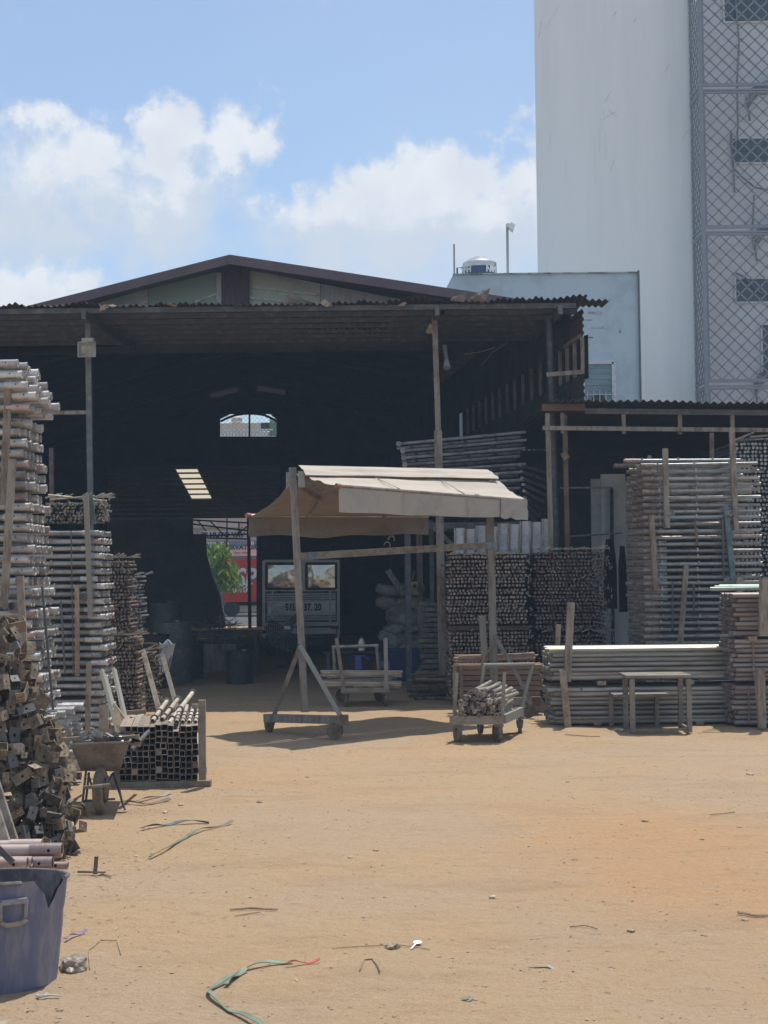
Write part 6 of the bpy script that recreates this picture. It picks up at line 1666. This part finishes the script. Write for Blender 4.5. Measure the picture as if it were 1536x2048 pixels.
# plastic spoon, foil, crumpled bag
p = G(835, 1888); sp = thing('plastic_spoon', 'white plastic spoon lying on the dirt', 'spoon', p)
mb = MB(); c = Vector((p.x, p.y, gz(p.x, p.y) + .012)); n = 14
mb.add([c + Vector((0, 0, -.006))] + [c + Vector((.020 * math.cos(2 * math.pi * i / n), .032 * math.sin(2 * math.pi * i / n), 0)) for i in range(n)], [(0, 1 + i, 1 + (i + 1) % n) for i in range(n)])
mb.build('bowl', WHITEP, sp); MB().bar(c + Vector((-.008, -.03, 0)), c + Vector((-.03, -.11, -.003)), .008, .003).build('handle', WHITEP, sp)
p = G(1085, 1940); fo = MB(); fo.add([p + Vector(v) for v in ((-.06, .02, .012), (.02, .03, .02), (.06, -.04, .010), (.045, -.05, .008), (.01, .0, .025), (-.05, .005, .014))], [(0, 5, 4, 1), (1, 4, 3, 2)])
tag(fo.build('foil_scrap', mat('grey_foil', (.42, .43, .41), .35, .4), smooth=False), 'folded grey foil scrap in the right foreground', 'scrap')
def crumple(p, r_, m_, name, label, cat, sd, flat=.55):
    bm = bmesh.new(); bmesh.ops.create_icosphere(bm, subdivisions=3, radius=1)
    for v in bm.verts:
        q = v.co.copy(); v.co = Vector((q.x, q.y, q.z * flat)) * r_ * (1 + .55 * noise.noise(q * 1.7 + Vector((sd, 0, 0))) + .3 * noise.noise(q * 5 + Vector((sd, 0, 3))))
    me = bpy.data.meshes.new(name); bm.to_mesh(me); bm.free(); me.materials.append(m_)
    o = mobj(name, me); o.location = (p.x, p.y, r_ * flat * .7); return tag(o, label, cat)
BAGP = mat('clear_bag', (.50, .45, .38), .25, 0, (.40, .34, .27), .5, 12, 0, .3, trans=.4)
crumple(G(145, 1940), .062, BAGP, 'plastic_bag', 'crumpled clear plastic bag against the purple tub', 'bag', 3)
crumple(G(1238, 1462), .05, mat('pale_bag', (.5, .48, .44), .5), 'plastic_bag', 'small crumpled pale bag by the bench foot', 'bag', 5, .35)
crumple(G(935, 2003), .028, BAGP, 'dead_leaf', 'dry curled leaf in the lower middle', 'leaf', 8, .4)
crumple(G(785, 1897), .03, TWIG, 'root_clump', 'tuft of dry roots left of the plastic spoon', 'root', 9, .5)
for i, (px, py) in enumerate(((1085, 1446), (1075, 1450), (1096, 1449))):
    p = G(px, py); o = MB().box(Vector((p.x, p.y, .02)), (.14, .05, .012), rz=.3 * i - .2).build('splinter', mat('yellow_splinter', (.55, .46, .28), .8)); tag(o, 'yellowish wood splinter by the pipe bundle foot', 'splinter', 'splinters at the left foot of the long pipes')
# corner of a box at the bottom left
p = G(20, 2045); o = MB().prism([p + Vector(v) for v in ((-.12, -.1, .012), (.03, -.1, .012), (-.06, .02, .05), (-.14, .06, .05))], (0, 0, .008)).build('cardboard', WOOD); tag(o, 'bent cardboard piece at the bottom left corner', 'cardboard')
p = G(95, 1998); sc_ = thing('plastic_hook', 'pale green plastic hook on the dirt before the tub', 'hook', p); c = Vector((p.x, p.y, .012))
MB().path([c + Vector((-.045, .01, 0)), c + Vector((-.03, -.012, 0)), c + Vector((-.01, -.008, .004)), c + Vector((0, .008, .004))], .006, 6).build('hook', GREYP, sc_); MB().bar(c + Vector((0, .004, .003)), c + Vector((.05, .0, .0)), .01, .004).build('stem', GREYP, sc_)
# stones
STN = mat('dirt_stone', (.50, .395, .29), .95, 0, (.36, .27, .19), .5, 20, .35, .4)
sm = []
for i in range(5):
    bm = bmesh.new(); bmesh.ops.create_icosphere(bm, subdivisions=1, radius=1)
    for v in bm.verts: v.co = Vector((v.co.x * 1.3, v.co.y, v.co.z * .5)) * (1 + .35 * noise.noise(v.co * 1.3 + Vector((i * 7, 0, 0))))
    me = bpy.data.meshes.new('stone'); bm.to_mesh(me); bm.free(); me.materials.append(STN); sm.append(me)
rs = random.Random(31)
spots = [(520, 1605, .03), (1135, 1562, .028), (1500, 1548, .035), (1290, 1645, .028), (752, 1702, .022), (986, 1795, .028), (1150, 1721, .02), (1262, 1859, .03), (615, 1555, .025), (330, 1625, .03), (362, 1612, .03), (1405, 1682, .02), (1490, 1840, .02), (1044, 1672, .018), (1480, 1655, .025), (700, 1718, .02), (272, 1712, .02)]
while len(spots) < 55:
    py = 1440 + 600 * rs.random() ** 1.3; px = rs.uniform(150, 1536)
    spots.append((px, py, rs.choice((.005, .006, .008, .010, .012))))
for (px, py, r_) in spots:
    p = G(px, py)
    if p.y > 16 or (px < 420 and py < 1570) or (px > 880 and py < 1490): continue
    o = mobj('stone', rs.choice(sm)); o.location = (p.x, p.y, gz(p.x, p.y) + r_ * .2); r_ *= .75; o.scale = (r_, r_, r_); o.rotation_euler = (0, 0, rs.uniform(0, 6.3))
    tag(o, 'small earth-brown stone lying on the dirt yard', 'stone', 'stones scattered over the dirt yard')
mb = MB()
ico = [v.co.copy() for v in sm[0].vertices]; icf = [tuple(p.vertices) for p in sm[0].polygons]
for _ in range(6500):
    y_ = 5.0 + 9.5 * rs.random(); x_ = rs.uniform(-.27, .27) * y_ + rs.gauss(0, .1)
    if noise.noise(Vector((x_ * 1.3, y_ * 1.3, 5))) < rs.gauss(0, .25): continue
    r_ = .002 + .006 * rs.random() ** 4
    a = rs.uniform(0, 6.3); Mr = Matrix.Rotation(a, 3, 'Z'); c = Vector((x_, y_, gz(x_, y_) + r_ * .2))
    mb.add([c + (Mr @ q) * r_ for q in ico], icf)
tag(mb.build('gravel', STN), 'fine gravel scattered on the dirt', None, None, 'stuff')
mb = MB()
for _ in range(900):
    y_ = 5.0 + 12 * rs.random(); x_ = rs.uniform(-.27, .27) * y_
    # more chaff near the tub and the stacks
    if rs.random() < .5: x_ = -1.6 + rs.gauss(0, .5) + (y_ - 6) * -.05; y_ = 5.2 + rs.random() * 4
    a = rs.uniform(0, 6.3); L_ = rs.uniform(.004, .016); c = Vector((x_, y_, gz(x_, y_) + .005)); v = Vector((math.cos(a), math.sin(a), rs.uniform(-.1, .15))) * L_
    mb.bar(c - v, c + v, rs.choice((.002, .003, .005)), .002)
tag(mb.build('straw_chips', mat('chaff', (.50, .42, .30), .9, 0, (.30, .23, .16), .5, 3, 0, 0)), 'dry straw and wood chips strewn on the dirt', None, None, 'stuff')

# ---------------------------------------------------------------- bluish haze volume added over the yard to lift the dark tones
hz = MB().box((0, 120, 11.0), (620, 370, 24.0)).build('haze', None, smooth=False)
hm = bpy.data.materials.new('haze_veil'); hm.use_nodes = True
hN, hL = hm.node_tree.nodes, hm.node_tree.links
hN.clear(); ho = hN.new('ShaderNodeOutputMaterial'); hv_ = hN.new('ShaderNodeVolumePrincipled')
hv_.inputs['Color'].default_value = (.56, .77, 1.0, 1)
hv_.inputs['Density'].default_value = 0.0021
hL.new(hv_.outputs[0], ho.inputs['Volume'])
hz.data.materials.clear(); hz.data.materials.append(hm)
tag(hz, kind='stuff')
